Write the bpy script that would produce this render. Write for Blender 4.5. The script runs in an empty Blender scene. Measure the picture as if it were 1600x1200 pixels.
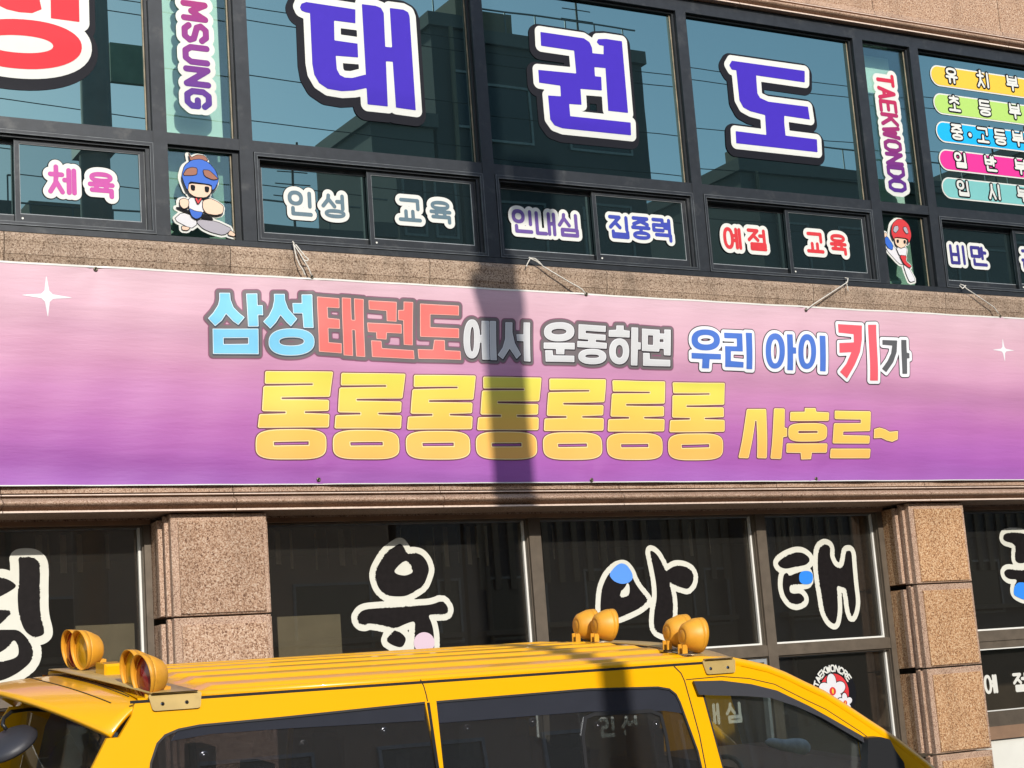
import bpy, bmesh, math, random
import numpy as np
from mathutils import Vector, Matrix, geometry
random.seed(7)
C = bpy.context.scene.collection
R = math.radians

# ------------------------------------------------------------------ camera, sky, sun, exposure
FPX = 2700.0
YAW, PITCH, ROLL = R(29.8), R(10.2), R(4.3)

def cam_basis(yaw, pitch, roll):
    cy, sy, cp, sp = math.cos(yaw), math.sin(yaw), math.cos(pitch), math.sin(pitch)
    f = np.array([sy*cp, cy*cp, sp]); r = np.array([cy, -sy, 0.0]); d = np.cross(f, r)
    cr, sr = math.cos(roll), math.sin(roll)
    return np.array([cr*r + sr*d, -sr*r + cr*d, f])
CB = cam_basis(YAW, PITCH, ROLL)
cam_data = bpy.data.cameras.new('camera')
cam = bpy.data.objects.new('camera', cam_data); C.objects.link(cam)
cam_data.sensor_width = 36.0
cam_data.lens = 36.0*FPX/1600.0
cam_data.clip_start = 0.05; cam_data.clip_end = 2000
rt, dn, fw = CB
cam.matrix_world = Matrix(((rt[0], -dn[0], -fw[0], 0), (rt[1], -dn[1], -fw[1], 0), (rt[2], -dn[2], -fw[2], 0), (0, 0, 0, 1)))
bpy.context.scene.camera = cam

SUN = Vector((0.14, 1.0, -0.50)).normalized()          # direction the light travels
w = bpy.data.worlds.new('World'); bpy.context.scene.world = w; w.use_nodes = True
nt = w.node_tree; nt.nodes.clear()
wo = nt.nodes.new('ShaderNodeOutputWorld'); bg = nt.nodes.new('ShaderNodeBackground')
sk = nt.nodes.new('ShaderNodeTexSky'); sk.sky_type = 'NISHITA'; sk.sun_disc = False
sk.sun_elevation = math.asin(-SUN.z); sk.sun_rotation = math.atan2(-SUN.x, -SUN.y)
sk.air_density = 1.0; sk.dust_density = 0.6
bg.inputs['Strength'].default_value = 0.15
nt.links.new(sk.outputs[0], bg.inputs[0]); nt.links.new(bg.outputs[0], wo.inputs[0])
sl = bpy.data.lights.new('sun', 'SUN'); sl.energy = 3.6; sl.angle = R(0.65); sl.color = (1.0, 0.95, 0.87)
so = bpy.data.objects.new('sun', sl); C.objects.link(so); so.location = (-5, -12, 12)
so.rotation_euler = SUN.to_track_quat('-Z', 'Y').to_euler()
sc = bpy.context.scene
sc.view_settings.view_transform = 'Standard'; sc.view_settings.look = 'None'
sc.view_settings.exposure = 0.45; sc.view_settings.gamma = 1.0; sc.view_settings.use_curve_mapping = False
sc.cycles.max_bounces = 8; sc.cycles.transparent_max_bounces = 16; sc.cycles.glossy_bounces = 5

# ------------------------------------------------------------------ helpers
GZ = -1.95                                              # street level; the eye is at z = 0

def ray(px, py):
    v = np.array([(px-800)/FPX, (py-600)/FPX, 1.0]) @ CB
    return v
def at(px, py, Y=12.0):                                 # point of the plane y = Y seen at a pixel of the photograph
    v = ray(px, py); return v*(Y/v[1])
GAIN = 0.86
def lin(c):
    return tuple(GAIN*((v/255.0)/12.92 if v/255.0 <= 0.04045 else GAIN*((v/255.0+0.055)/1.055)**2.4) for v in c)

WL = {}
def link(o, parent=None):
    C.objects.link(o)
    if parent is not None: o.parent = parent
def tag(o, label=None, cat=None, group=None, kind=None):
    if label: o['label'] = label
    if cat: o['category'] = cat
    if group: o['group'] = group
    if kind: o['kind'] = kind
    return o
def thing(name, label, cat, loc=(0, 0, 0), group=None):
    o = bpy.data.objects.new(name, None); C.objects.link(o); o.location = loc; o.empty_display_size = 0.2
    WL[o.name] = Vector(loc); return tag(o, label, cat, group)
def obj(name, verts, faces, mat, parent=None, smooth=False, local=False, mats=None, fm=None):
    me = bpy.data.meshes.new(name)
    V = [Vector(v) for v in verts]
    if parent is not None and not local:
        off = WL.get(parent.name, Vector((0, 0, 0))); V = [v-off for v in V]
    o_loc = Vector((0, 0, 0))
    if parent is None and V:
        xs = [v.x for v in V]; ys = [v.y for v in V]; zs = [v.z for v in V]
        o_loc = Vector(((min(xs)+max(xs))/2, (min(ys)+max(ys))/2, min(zs)))
        V = [v-o_loc for v in V]
    me.from_pydata([tuple(v) for v in V], [], faces)
    if mats:
        for m in mats: me.materials.append(m)
        me.polygons.foreach_set('material_index', fm)
    else: me.materials.append(mat)
    if smooth: me.polygons.foreach_set('use_smooth', [True]*len(me.polygons))
    me.update()
    o = bpy.data.objects.new(name, me); o.location = o_loc; link(o, parent)
    WL[o.name] = WL.get(parent.name, Vector((0, 0, 0))) if (parent is not None and not local) else o_loc
    return o

class MB:                                               # collects shapes and links them as one mesh
    def __init__(s): s.v = []; s.f = []
    def add(s, v, f):
        n = len(s.v); s.v += [tuple(p) for p in v]; s.f += [tuple(i+n for i in q) for q in f]; return s
    def box(s, x0, x1, y0, y1, z0, z1, b=0.0):
        if b <= 0:
            v = [(x, y, z) for x in (x0, x1) for y in (y0, y1) for z in (z0, z1)]
            return s.add(v, [(0, 1, 3, 2), (4, 6, 7, 5), (0, 4, 5, 1), (2, 3, 7, 6), (0, 2, 6, 4), (1, 5, 7, 3)])
        v = []                                          # chamfered front edges (front = low y)
        for (xa, xb, za, zb, y) in ((x0+b, x1-b, z0+b, z1-b, y0), (x0, x1, z0, z1, y0+b), (x0, x1, z0, z1, y1)):
            v += [(xa, y, za), (xb, y, za), (xb, y, zb), (xa, y, zb)]
        f = [(0, 1, 2, 3), (11, 10, 9, 8)]
        for k in (0, 4):
            for i in range(4):
                j = (i+1) % 4; f.append((k+i, k+4+i, k+4+j, k+j))
        return s.add(v, f)
    def ring(s, x0, x1, z0, z1, y0, y1, l, r, b, t):    # rectangular frame
        s.box(x0, x1, y0, y1, z1-t, z1); s.box(x0, x1, y0, y1, z0, z0+b)
        s.box(x0, x0+l, y0, y1, z0+b, z1-t); s.box(x1-r, x1, y0, y1, z0+b, z1-t); return s
    def tube(s, pts, r, n=8, caps=True):
        pts = [Vector(p) for p in pts]; m = len(pts); rs = r if isinstance(r, (list, tuple)) else [r]*m
        v = []; f = []; up = None
        for i, p in enumerate(pts):
            t = (pts[min(i+1, m-1)]-pts[max(i-1, 0)]).normalized()
            if up is None: up = Vector((0, 0, 1)) if abs(t.z) < 0.9 else Vector((1, 0, 0))
            a = t.cross(up).normalized(); b_ = a.cross(t).normalized(); up = b_
            for k in range(n):
                q = 2*math.pi*k/n; v.append(p+(a*math.cos(q)+b_*math.sin(q))*rs[i])
        for i in range(m-1):
            for k in range(n):
                l = (k+1) % n; f.append((i*n+k, i*n+l, (i+1)*n+l, (i+1)*n+k))
        if caps: f.append(tuple(range(n-1, -1, -1))); f.append(tuple((m-1)*n+k for k in range(n)))
        return s.add(v, f)
    def lathe(s, prof, M, n=24):                        # profile (r, h) about local z, placed by matrix M
        v = []; f = []; m = len(prof)
        for (r, h) in prof:
            for k in range(n):
                q = 2*math.pi*k/n; v.append(M @ Vector((r*math.cos(q), r*math.sin(q), h)))
        for i in range(m-1):
            for k in range(n):
                l = (k+1) % n; f.append((i*n+k, i*n+l, (i+1)*n+l, (i+1)*n+k))
        return s.add(v, f)
    def extx(s, prof, x0, x1):                          # closed profile (y, z) extruded along x
        n = len(prof); v = [(x0, y, z) for y, z in prof]+[(x1, y, z) for y, z in prof]
        f = [(i, (i+1) % n, n+(i+1) % n, n+i) for i in range(n)]
        tr = geometry.tessellate_polygon([[Vector((y, z, 0)) for y, z in prof]])
        f += [tuple(t) for t in tr]+[tuple(n+i for i in reversed(t)) for t in tr]
        return s.add(v, f)
    def build(s, name, mat, parent=None, smooth=False, local=False):
        return obj(name, s.v, s.f, mat, parent, smooth, local)

def tilt_pane(x0, x1, z0, z1, y, th, k=0.004):          # a pane set very slightly out of true
    a, b = random.uniform(-k, k), random.uniform(-k, k); xc, zc = (x0+x1)/2, (z0+z1)/2
    f = lambda x, z, yy: (x, yy+a*(x-xc)+b*(z-zc), z)
    m = MB(); v = [f(x, z, yy) for x in (x0, x1) for yy in (y, y+th) for z in (z0, z1)]
    return m.add(v, [(0, 1, 3, 2), (4, 6, 7, 5), (0, 4, 5, 1), (2, 3, 7, 6), (0, 2, 6, 4), (1, 5, 7, 3)])
def fixn(o):
    bm = bmesh.new(); bm.from_mesh(o.data); bmesh.ops.recalc_face_normals(bm, faces=bm.faces); bm.to_mesh(o.data); bm.free(); return o

# ------------------------------------------------------------------ materials
MAT = {}
def mat(name, col, rough=0.6, metal=0.0, spec=0.5, var=0.0, vs=8.0, bump=0.0, bs=200.0, coat=0.0, dirt=None, ds=3.0, stretch=None):
    m = bpy.data.materials.new(name); m.use_nodes = True; n = m.node_tree; b = n.nodes['Principled BSDF']
    c = lin(col)+(1,)
    b.inputs['Base Color'].default_value = c; b.inputs['Roughness'].default_value = rough
    b.inputs['Metallic'].default_value = metal; b.inputs['Specular IOR Level'].default_value = spec
    b.inputs['Coat Weight'].default_value = coat; b.inputs['Coat Roughness'].default_value = 0.04
    tc = n.nodes.new('ShaderNodeTexCoord'); src = tc.outputs['Object']
    if stretch:
        mp = n.nodes.new('ShaderNodeMapping'); mp.inputs['Scale'].default_value = stretch
        n.links.new(src, mp.inputs[0]); src = mp.outputs[0]
    last = None
    if var > 0:
        t = n.nodes.new('ShaderNodeTexNoise'); t.inputs['Scale'].default_value = vs; t.inputs['Detail'].default_value = 6
        n.links.new(src, t.inputs['Vector'])
        mr = n.nodes.new('ShaderNodeMapRange'); mr.inputs[1].default_value = 0.3; mr.inputs[2].default_value = 0.7
        mr.inputs[3].default_value = 1-var; mr.inputs[4].default_value = 1+var
        n.links.new(t.outputs['Fac'], mr.inputs[0])
        mx = n.nodes.new('ShaderNodeVectorMath'); mx.operation = 'SCALE'
        mx.inputs[0].default_value = c[:3]; n.links.new(mr.outputs[0], mx.inputs['Scale'])
        last = mx.outputs[0]
    if dirt:
        t = n.nodes.new('ShaderNodeTexNoise'); t.inputs['Scale'].default_value = ds; t.inputs['Detail'].default_value = 8; t.inputs['Roughness'].default_value = 0.7
        n.links.new(src, t.inputs['Vector'])
        mr = n.nodes.new('ShaderNodeMapRange'); mr.inputs[1].default_value = 0.55; mr.inputs[2].default_value = 0.75
        mr.inputs[3].default_value = 0; mr.inputs[4].default_value = 0.6
        n.links.new(t.outputs['Fac'], mr.inputs[0])
        mx = n.nodes.new('ShaderNodeMix'); mx.data_type = 'RGBA'; mx.inputs[6].default_value = c; mx.inputs[7].default_value = lin(dirt)+(1,)
        if last: n.links.new(last, mx.inputs[6])
        n.links.new(mr.outputs[0], mx.inputs[0]); last = mx.outputs[2]
    if last: n.links.new(last, b.inputs['Base Color'])
    if bump > 0:
        t = n.nodes.new('ShaderNodeTexNoise'); t.inputs['Scale'].default_value = bs; t.inputs['Detail'].default_value = 4
        n.links.new(src, t.inputs['Vector'])
        bp = n.nodes.new('ShaderNodeBump'); bp.inputs['Strength'].default_value = bump; bp.inputs['Distance'].default_value = 0.004
        n.links.new(t.outputs['Fac'], bp.inputs['Height']); n.links.new(bp.outputs[0], b.inputs['Normal'])
    MAT[name] = m; return m

def granite(name, cols, scale, rough=0.7, bump=0.6, stain=(110, 85, 65), stain_amt=0.3):
    m = bpy.data.materials.new(name); m.use_nodes = True; n = m.node_tree; b = n.nodes['Principled BSDF']
    b.inputs['Roughness'].default_value = rough; b.inputs['Specular IOR Level'].default_value = 0.3
    tc = n.nodes.new('ShaderNodeTexCoord')
    t = n.nodes.new('ShaderNodeTexNoise'); t.inputs['Scale'].default_value = scale; t.inputs['Detail'].default_value = 2.5; t.inputs['Roughness'].default_value = 0.6
    t.inputs['Distortion'].default_value = 0.8
    n.links.new(tc.outputs['Object'], t.inputs['Vector'])
    cr = n.nodes.new('ShaderNodeValToRGB'); e = cr.color_ramp.elements
    pos = [0.36, 0.43, 0.50, 0.56, 0.64]
    while len(e) < len(cols): e.new(0.5)
    for i, cc in enumerate(cols): e[i].position = pos[i]; e[i].color = lin(cc)+(1,)
    n.links.new(t.outputs['Fac'], cr.inputs[0])
    t2 = n.nodes.new('ShaderNodeTexNoise'); t2.inputs['Scale'].default_value = 1.7; t2.inputs['Detail'].default_value = 8; t2.inputs['Roughness'].default_value = 0.65
    gp = n.nodes.new('ShaderNodeNewGeometry'); mp = n.nodes.new('ShaderNodeMapping'); mp.inputs['Scale'].default_value = (2.2, 2.2, 0.7)
    n.links.new(gp.outputs['Position'], mp.inputs[0]); n.links.new(mp.outputs[0], t2.inputs['Vector'])
    mr = n.nodes.new('ShaderNodeMapRange'); mr.inputs[1].default_value = 0.48; mr.inputs[2].default_value = 0.72; mr.inputs[3].default_value = 0; mr.inputs[4].default_value = stain_amt
    n.links.new(t2.outputs['Fac'], mr.inputs[0])
    mx = n.nodes.new('ShaderNodeMix'); mx.data_type = 'RGBA'; mx.inputs[7].default_value = lin(stain)+(1,)
    n.links.new(mr.outputs[0], mx.inputs[0]); n.links.new(cr.outputs[0], mx.inputs[6])
    oi = n.nodes.new('ShaderNodeObjectInfo'); m3 = n.nodes.new('ShaderNodeMapRange'); m3.inputs[3].default_value = 0.87; m3.inputs[4].default_value = 1.08
    n.links.new(oi.outputs['Random'], m3.inputs[0]); vm = n.nodes.new('ShaderNodeVectorMath'); vm.operation = 'SCALE'
    n.links.new(mx.outputs[2], vm.inputs[0]); n.links.new(m3.outputs[0], vm.inputs['Scale']); n.links.new(vm.outputs[0], b.inputs['Base Color'])
    bp = n.nodes.new('ShaderNodeBump'); bp.inputs['Strength'].default_value = bump; bp.inputs['Distance'].default_value = 0.006
    n.links.new(t.outputs['Fac'], bp.inputs['Height']); n.links.new(bp.outputs[0], b.inputs['Normal'])
    MAT[name] = m; return m

def glass(name, refl, base, fac, trans=None, rough=0.0, ripple=0.0, dust=0.0):
    # tinted pane: mirror share + (dark body or see-through tint)
    m = bpy.data.materials.new(name); m.use_nodes = True; n = m.node_tree; n.nodes.clear()
    o = n.nodes.new('ShaderNodeOutputMaterial'); mix = n.nodes.new('ShaderNodeMixShader')
    g = n.nodes.new('ShaderNodeBsdfGlossy'); g.inputs['Color'].default_value = refl+(1,); g.inputs['Roughness'].default_value = rough
    if trans: d = n.nodes.new('ShaderNodeBsdfTransparent'); d.inputs['Color'].default_value = trans+(1,)
    else: d = n.nodes.new('ShaderNodeBsdfDiffuse'); d.inputs['Color'].default_value = base+(1,)
    fr = n.nodes.new('ShaderNodeLayerWeight'); fr.inputs['Blend'].default_value = 0.25
    mr = n.nodes.new('ShaderNodeMapRange'); mr.inputs[3].default_value = fac; mr.inputs[4].default_value = min(1, fac+0.6)
    n.links.new(fr.outputs['Fresnel'], mr.inputs[0])
    n.links.new(mr.outputs[0], mix.inputs[0]); n.links.new(d.outputs[0], mix.inputs[1]); n.links.new(g.outputs[0], mix.inputs[2])
    if dust > 0:
        dd = n.nodes.new('ShaderNodeBsdfDiffuse'); dd.inputs['Color'].default_value = (0.62, 0.58, 0.52, 1); m3 = n.nodes.new('ShaderNodeMixShader'); m3.inputs[0].default_value = dust
        n.links.new(mix.outputs[0], m3.inputs[1]); n.links.new(dd.outputs[0], m3.inputs[2]); n.links.new(m3.outputs[0], o.inputs[0])
    else: n.links.new(mix.outputs[0], o.inputs[0])
    if ripple > 0:
        tc = n.nodes.new('ShaderNodeTexCoord'); t = n.nodes.new('ShaderNodeTexNoise'); t.inputs['Scale'].default_value = 1.3; t.inputs['Detail'].default_value = 1
        n.links.new(tc.outputs['Object'], t.inputs['Vector'])
        bp = n.nodes.new('ShaderNodeBump'); bp.inputs['Strength'].default_value = ripple; bp.inputs['Distance'].default_value = 0.02
        n.links.new(t.outputs['Fac'], bp.inputs['Height']); n.links.new(bp.outputs[0], g.inputs['Normal'])
    MAT[name] = m; return m

def gradmat(name, stops, z0, z1, rough=0.55, axis=2, warp=0.0, spec=0.3, streak=0.0):
    # printed vertical gradient, in real height
    m = bpy.data.materials.new(name); m.use_nodes = True; n = m.node_tree; b = n.nodes['Principled BSDF']
    b.inputs['Roughness'].default_value = rough; b.inputs['Specular IOR Level'].default_value = spec
    gm = n.nodes.new('ShaderNodeNewGeometry'); sp = n.nodes.new('ShaderNodeSeparateXYZ'); n.links.new(gm.outputs['Position'], sp.inputs[0])
    mr = n.nodes.new('ShaderNodeMapRange'); mr.inputs[1].default_value = z0; mr.inputs[2].default_value = z1
    n.links.new(sp.outputs[axis], mr.inputs[0]); fac = mr.outputs[0]
    if warp > 0:
        mp = n.nodes.new('ShaderNodeMapping'); mp.inputs['Scale'].default_value = (0.5, 0.5, 2.2); n.links.new(gm.outputs['Position'], mp.inputs[0])
        t = n.nodes.new('ShaderNodeTexNoise'); t.inputs['Scale'].default_value = 1.0; t.inputs['Detail'].default_value = 3; n.links.new(mp.outputs[0], t.inputs['Vector'])
        ma = n.nodes.new('ShaderNodeMath'); ma.operation = 'MULTIPLY_ADD'; ma.inputs[1].default_value = warp; n.links.new(t.outputs['Fac'], ma.inputs[0])
        sb = n.nodes.new('ShaderNodeMath'); sb.operation = 'SUBTRACT'; sb.inputs[1].default_value = warp*0.5; n.links.new(fac, sb.inputs[0])
        n.links.new(sb.outputs[0], ma.inputs[2]); fac = ma.outputs[0]
    cr = n.nodes.new('ShaderNodeValToRGB'); e = cr.color_ramp.elements
    while len(e) < len(stops): e.new(0.5)
    for i, (p, cc) in enumerate(stops): e[i].position = p; e[i].color = lin(cc)+(1,)
    n.links.new(fac, cr.inputs[0]); last = cr.outputs[0]
    if streak > 0:
        mp = n.nodes.new('ShaderNodeMapping'); mp.inputs['Scale'].default_value = (0.8, 0.8, 22.0); n.links.new(gm.outputs['Position'], mp.inputs[0])
        t = n.nodes.new('ShaderNodeTexNoise'); t.inputs['Scale'].default_value = 1.5; t.inputs['Detail'].default_value = 4; n.links.new(mp.outputs[0], t.inputs['Vector'])
        m2 = n.nodes.new('ShaderNodeMapRange'); m2.inputs[3].default_value = 1-streak; m2.inputs[4].default_value = 1+streak; n.links.new(t.outputs['Fac'], m2.inputs[0])
        vm = n.nodes.new('ShaderNodeVectorMath'); vm.operation = 'SCALE'; n.links.new(last, vm.inputs[0]); n.links.new(m2.outputs[0], vm.inputs['Scale']); last = vm.outputs[0]
    n.links.new(last, b.inputs['Base Color'])
    if warp > 0:                                        # fine creases of the cloth
        mp = n.nodes.new('ShaderNodeMapping'); mp.inputs['Scale'].default_value = (1.0, 1.0, 6.0); mp.inputs['Rotation'].default_value = (0, 0.12, 0); n.links.new(gm.outputs['Position'], mp.inputs[0])
        t = n.nodes.new('ShaderNodeTexNoise'); t.inputs['Scale'].default_value = 2.2; t.inputs['Detail'].default_value = 5; t.inputs['Roughness'].default_value = 0.55; n.links.new(mp.outputs[0], t.inputs['Vector'])
        bp = n.nodes.new('ShaderNodeBump'); bp.inputs['Strength'].default_value = 0.45; bp.inputs['Distance'].default_value = 0.012
        n.links.new(t.outputs['Fac'], bp.inputs['Height']); n.links.new(bp.outputs[0], b.inputs['Normal'])
    MAT[name] = m; return m

granite('granite_rough_pink', [(112, 80, 64), (166, 128, 100), (196, 158, 128), (210, 176, 148), (224, 198, 174)], 86, 0.85, 1.0)
granite('granite_rough_orange', [(120, 80, 54), (176, 128, 86), (208, 158, 112), (220, 178, 134), (234, 202, 164)], 86, 0.85, 1.0)
granite('granite_fine', [(108, 80, 66), (166, 130, 106), (194, 160, 134), (206, 174, 150), (216, 192, 170)], 120, 0.6, 0.4, stain_amt=0.35)
granite('granite_sill', [(104, 80, 64), (158, 132, 110), (182, 156, 132), (196, 170, 146), (208, 186, 164)], 85, 0.7, 0.6, (92, 78, 64), 0.6)
mat('stone_fillet', (232, 208, 190), 0.5, var=0.12, vs=30)  # paler than the cornice stone: the bright glint is put into the colour
mat('frame_dark', (50, 53, 57), 0.42, 0.35, var=0.16, vs=14, bump=0.1, dirt=(98, 98, 96), ds=5)
mat('frame_dark_deep', (38, 42, 46), 0.45, 0.3, var=0.15, vs=9)
mat('seal_beige', (150, 138, 116), 0.7, var=0.3, vs=12)
mat('seal_gray', (150, 154, 156), 0.4, var=0.2, vs=12)
mat('frame_brown', (112, 100, 86), 0.45, 0.3, var=0.14, vs=10, dirt=(80, 70, 58), ds=6)
mat('bead_white', (236, 234, 226), 0.4, var=0.05)
mat('wall_white', (226, 224, 214), 0.7, var=0.05, vs=3)
mat('header_brown', (150, 118, 92), 0.6, var=0.15, vs=6)
glass('glass_up', (0.38, 0.58, 0.54), (0.010, 0.018, 0.020), 0.50, ripple=0.02)
glass('glass_small', (0.32, 0.50, 0.47), (0.012, 0.02, 0.022), 0.36, ripple=0.02)
glass('glass_clear', (0.55, 0.75, 0.75), None, 0.08, trans=(0.93, 0.98, 0.96))
glass('glass_low', (0.70, 0.66, 0.60), None, 0.14, trans=(0.76, 0.74, 0.70), dust=0.011)
glass('glass_van', (0.80, 0.84, 0.9), None, 0.15, trans=(0.58, 0.58, 0.60), dust=0.012)
glass('glass_van_front', (0.80, 0.86, 0.86), None, 0.04, trans=(0.88, 0.93, 0.91), dust=0.01)
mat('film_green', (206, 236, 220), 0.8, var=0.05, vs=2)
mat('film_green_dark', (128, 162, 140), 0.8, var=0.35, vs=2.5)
mat('white_vinyl', (228, 228, 220), 0.45, var=0.015, vs=10)
mat('white_dim', (224, 222, 212), 0.5, var=0.02)
mat('charcoal_vinyl', (34, 34, 40), 0.5, spec=0.1)
mat('blue_vinyl', (72, 50, 184), 0.4, spec=0.15, var=0.02, vs=12)
mat('red_vinyl', (244, 56, 66), 0.4, spec=0.15, var=0.02, vs=12)
mat('magenta_vinyl', (196, 60, 156), 0.45, var=0.06, vs=20)
mat('slate_vinyl', (92, 118, 130), 0.45, var=0.08, vs=20)
mat('violet_vinyl', (104, 76, 152), 0.45, var=0.06, vs=20)
mat('royal_vinyl', (56, 70, 172), 0.45, var=0.06, vs=20)
mat('scarlet_vinyl', (218, 52, 58), 0.45, var=0.08, vs=20)
mat('indigo_vinyl', (56, 48, 132), 0.45, var=0.06, vs=20)
mat('ink_brush', (30, 26, 26), 0.5, spec=0.1, var=0.2, vs=25)
mat('ink_white', (226, 224, 210), 0.45, var=0.03, vs=12)
mat('disc_blue', (52, 142, 246), 0.4); mat('disc_blue_pale', (96, 158, 246), 0.4); mat('disc_pink', (226, 200, 214), 0.4)
mat('black_ink', (26, 26, 30), 0.5, spec=0.1)
for nm, c in (('pill_yellow', (250, 200, 60)), ('pill_green', (182, 220, 110)), ('pill_blue', (0, 182, 246)), ('pill_pink', (230, 44, 148)), ('pill_teal', (128, 198, 194))):
    mat(nm, c, 0.45)
mat('skin', (240, 204, 176), 0.5); mat('helmet_blue', (56, 108, 206), 0.35); mat('helmet_red', (214, 60, 62), 0.35)
mat('uniform_white', (226, 224, 226), 0.5); mat('brown_print', (156, 98, 74), 0.5); mat('uniform_shade', (176, 170, 178), 0.5)
gradmat('letters_samsung', [(0, (72, 48, 150)), (0.55, (150, 44, 130)), (1, (196, 40, 92))], 4.55, 5.85)
gradmat('letters_taekwondo', [(0, (74, 40, 140)), (0.45, (140, 40, 112)), (1, (216, 44, 66))], 4.45, 5.7)

# ------------------------------------------------------------------ flat shapes from distance fields (letters, prints)
def sd_poly(P, X, Z):
    P = np.asarray(P, float); n = len(P)
    d = np.full(X.shape, 1e9); s = np.ones(X.shape)
    for i in range(n):
        a = P[i]; b = P[i-1]
        ex, ez = b-a; wx = X-a[0]; wz = Z-a[1]
        L = ex*ex+ez*ez
        t = np.clip((wx*ex+wz*ez)/(L if L > 0 else 1), 0, 1)
        bx = wx-ex*t; bz = wz-ez*t; d = np.minimum(d, bx*bx+bz*bz)
        c1 = Z >= a[1]; c2 = Z < b[1]; c3 = ex*wz > ez*wx
        flip = (c1 & c2 & c3) | (~c1 & ~c2 & ~c3); s = np.where(flip, -s, s)
    return s*np.sqrt(d)
def sd_line(P, X, Z, w):
    d = np.full(X.shape, 1e9)
    for i in range(len(P)-1):
        a, b = np.array(P[i], float), np.array(P[i+1], float)
        ex, ez = b-a; wx = X-a[0]; wz = Z-a[1]; L = ex*ex+ez*ez
        t = np.clip((wx*ex+wz*ez)/(L if L > 0 else 1), 0, 1)
        d = np.minimum(d, (wx-ex*t)**2+(wz-ez*t)**2)
    return np.sqrt(d)-w/2
def sell(cx, cz, rx, rz, n=2.0, k=40, rot=0.0):
    out = []
    for i in range(k):
        q = 2*math.pi*i/k; c, s = math.cos(q), math.sin(q)
        x = rx*math.copysign(abs(c)**(2/n), c); z = rz*math.copysign(abs(s)**(2/n), s)
        out.append((cx+x*math.cos(rot)-z*math.sin(rot), cz+x*math.sin(rot)+z*math.cos(rot)))
    return out
def bounds(shapes):
    xs = []; zs = []
    for s in shapes:
        if s[0] == 'H': continue
        m = s[2]/2 if s[0] == 'S' else 0
        for p in s[1]: xs += [p[0]-m, p[0]+m]; zs += [p[1]-m, p[1]+m]
    return min(xs), max(xs), min(zs), max(zs)
def field(shapes, X, Z):
    d = np.full(X.shape, 1e9)
    for s in shapes:
        if s[0] == 'P': q = sd_poly(s[1], X, Z)
        elif s[0] == 'S': q = sd_line(s[1], X, Z, s[2])
        elif s[0] == 'R': q = np.maximum(sd_poly(s[1], X, Z), -sd_poly(s[2], X, Z))
        elif s[0] == 'H': d = np.maximum(d, -sd_poly(s[1], X, Z)); continue
        d = np.minimum(d, q)
    return d
def flat(name, shapes, off, Y, mt, parent, step=0.006, disp=None, shift=(0, 0), rough=0.0):
    x0, x1, z0, z1 = bounds(shapes); m = abs(off)+step*2
    G = 8
    i0 = int(math.floor((x0-m)/step)); i1 = int(math.ceil((x1+m)/step))
    j0 = int(math.floor((z0-m)/step)); j1 = int(math.ceil((z1+m)/step))
    gx = np.arange(i0, i1+1)*step; gz = np.arange(j0, j1+1)*step
    X, Z = np.meshgrid(gx, gz)
    F = field(shapes, X, Z)-off
    if rough > 0:
        rs = np.random.RandomState(3); N = rs.rand(*F.shape)
        F = F+(N-0.5)*rough*(np.sin(X*23)+np.sin(Z*31+X*9) > 0.1)
    F = np.where(np.abs(F) < 1e-6, 1e-6, F)
    I = F < 0
    full = I[:-1, :-1] & I[1:, :-1] & I[:-1, 1:] & I[1:, 1:]
    anyi = I[:-1, :-1] | I[1:, :-1] | I[:-1, 1:] | I[1:, 1:]
    V = []; Fc = []; vd = {}
    def vid(k, x, z):
        if k not in vd:
            vd[k] = len(V); yy = Y+(disp(x, z) if disp else 0)
            V.append((x+shift[0], yy, z+shift[1]))
        return vd[k]
    H, W = full.shape
    for j in range(H):
        row = full[j]
        if row.any():
            i = 0
            while i < W:
                if row[i]:
                    e = i+1
                    while e < W and row[e] and (not disp or (i0+e) % G != 0): e += 1
                    Fc.append((vid((i, j), gx[i], gz[j]), vid((e, j), gx[e], gz[j]), vid((e, j+1), gx[e], gz[j+1]), vid((i, j+1), gx[i], gz[j+1])))
                    i = e
                else: i += 1
    for j, i in zip(*np.nonzero(anyi & ~full)):
        cs = ((i, j), (i+1, j), (i+1, j+1), (i, j+1)); poly = []
        for k in range(4):
            a = cs[k]; b = cs[(k+1) % 4]; fa = F[a[1], a[0]]; fb = F[b[1], b[0]]
            if fa < 0: poly.append(vid(a, gx[a[0]], gz[a[1]]))
            if (fa < 0) != (fb < 0):
                t = fa/(fa-fb); key = (min(a, b), max(a, b))
                poly.append(vid(key, gx[a[0]]+(gx[b[0]]-gx[a[0]])*t, gz[a[1]]+(gz[b[1]]-gz[a[1]])*t))
        if len(poly) >= 3: Fc.append(tuple(poly))
    return obj(name, V, Fc, mt, parent, smooth=bool(disp))

def Tr(ox, oy, s, Y):                                    # zoom coordinates -> plane coordinates
    def f(pts): return [tuple(at(ox+x/s, oy+y/s, Y)[[0, 2]]) for x, y in pts]
    return f

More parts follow.
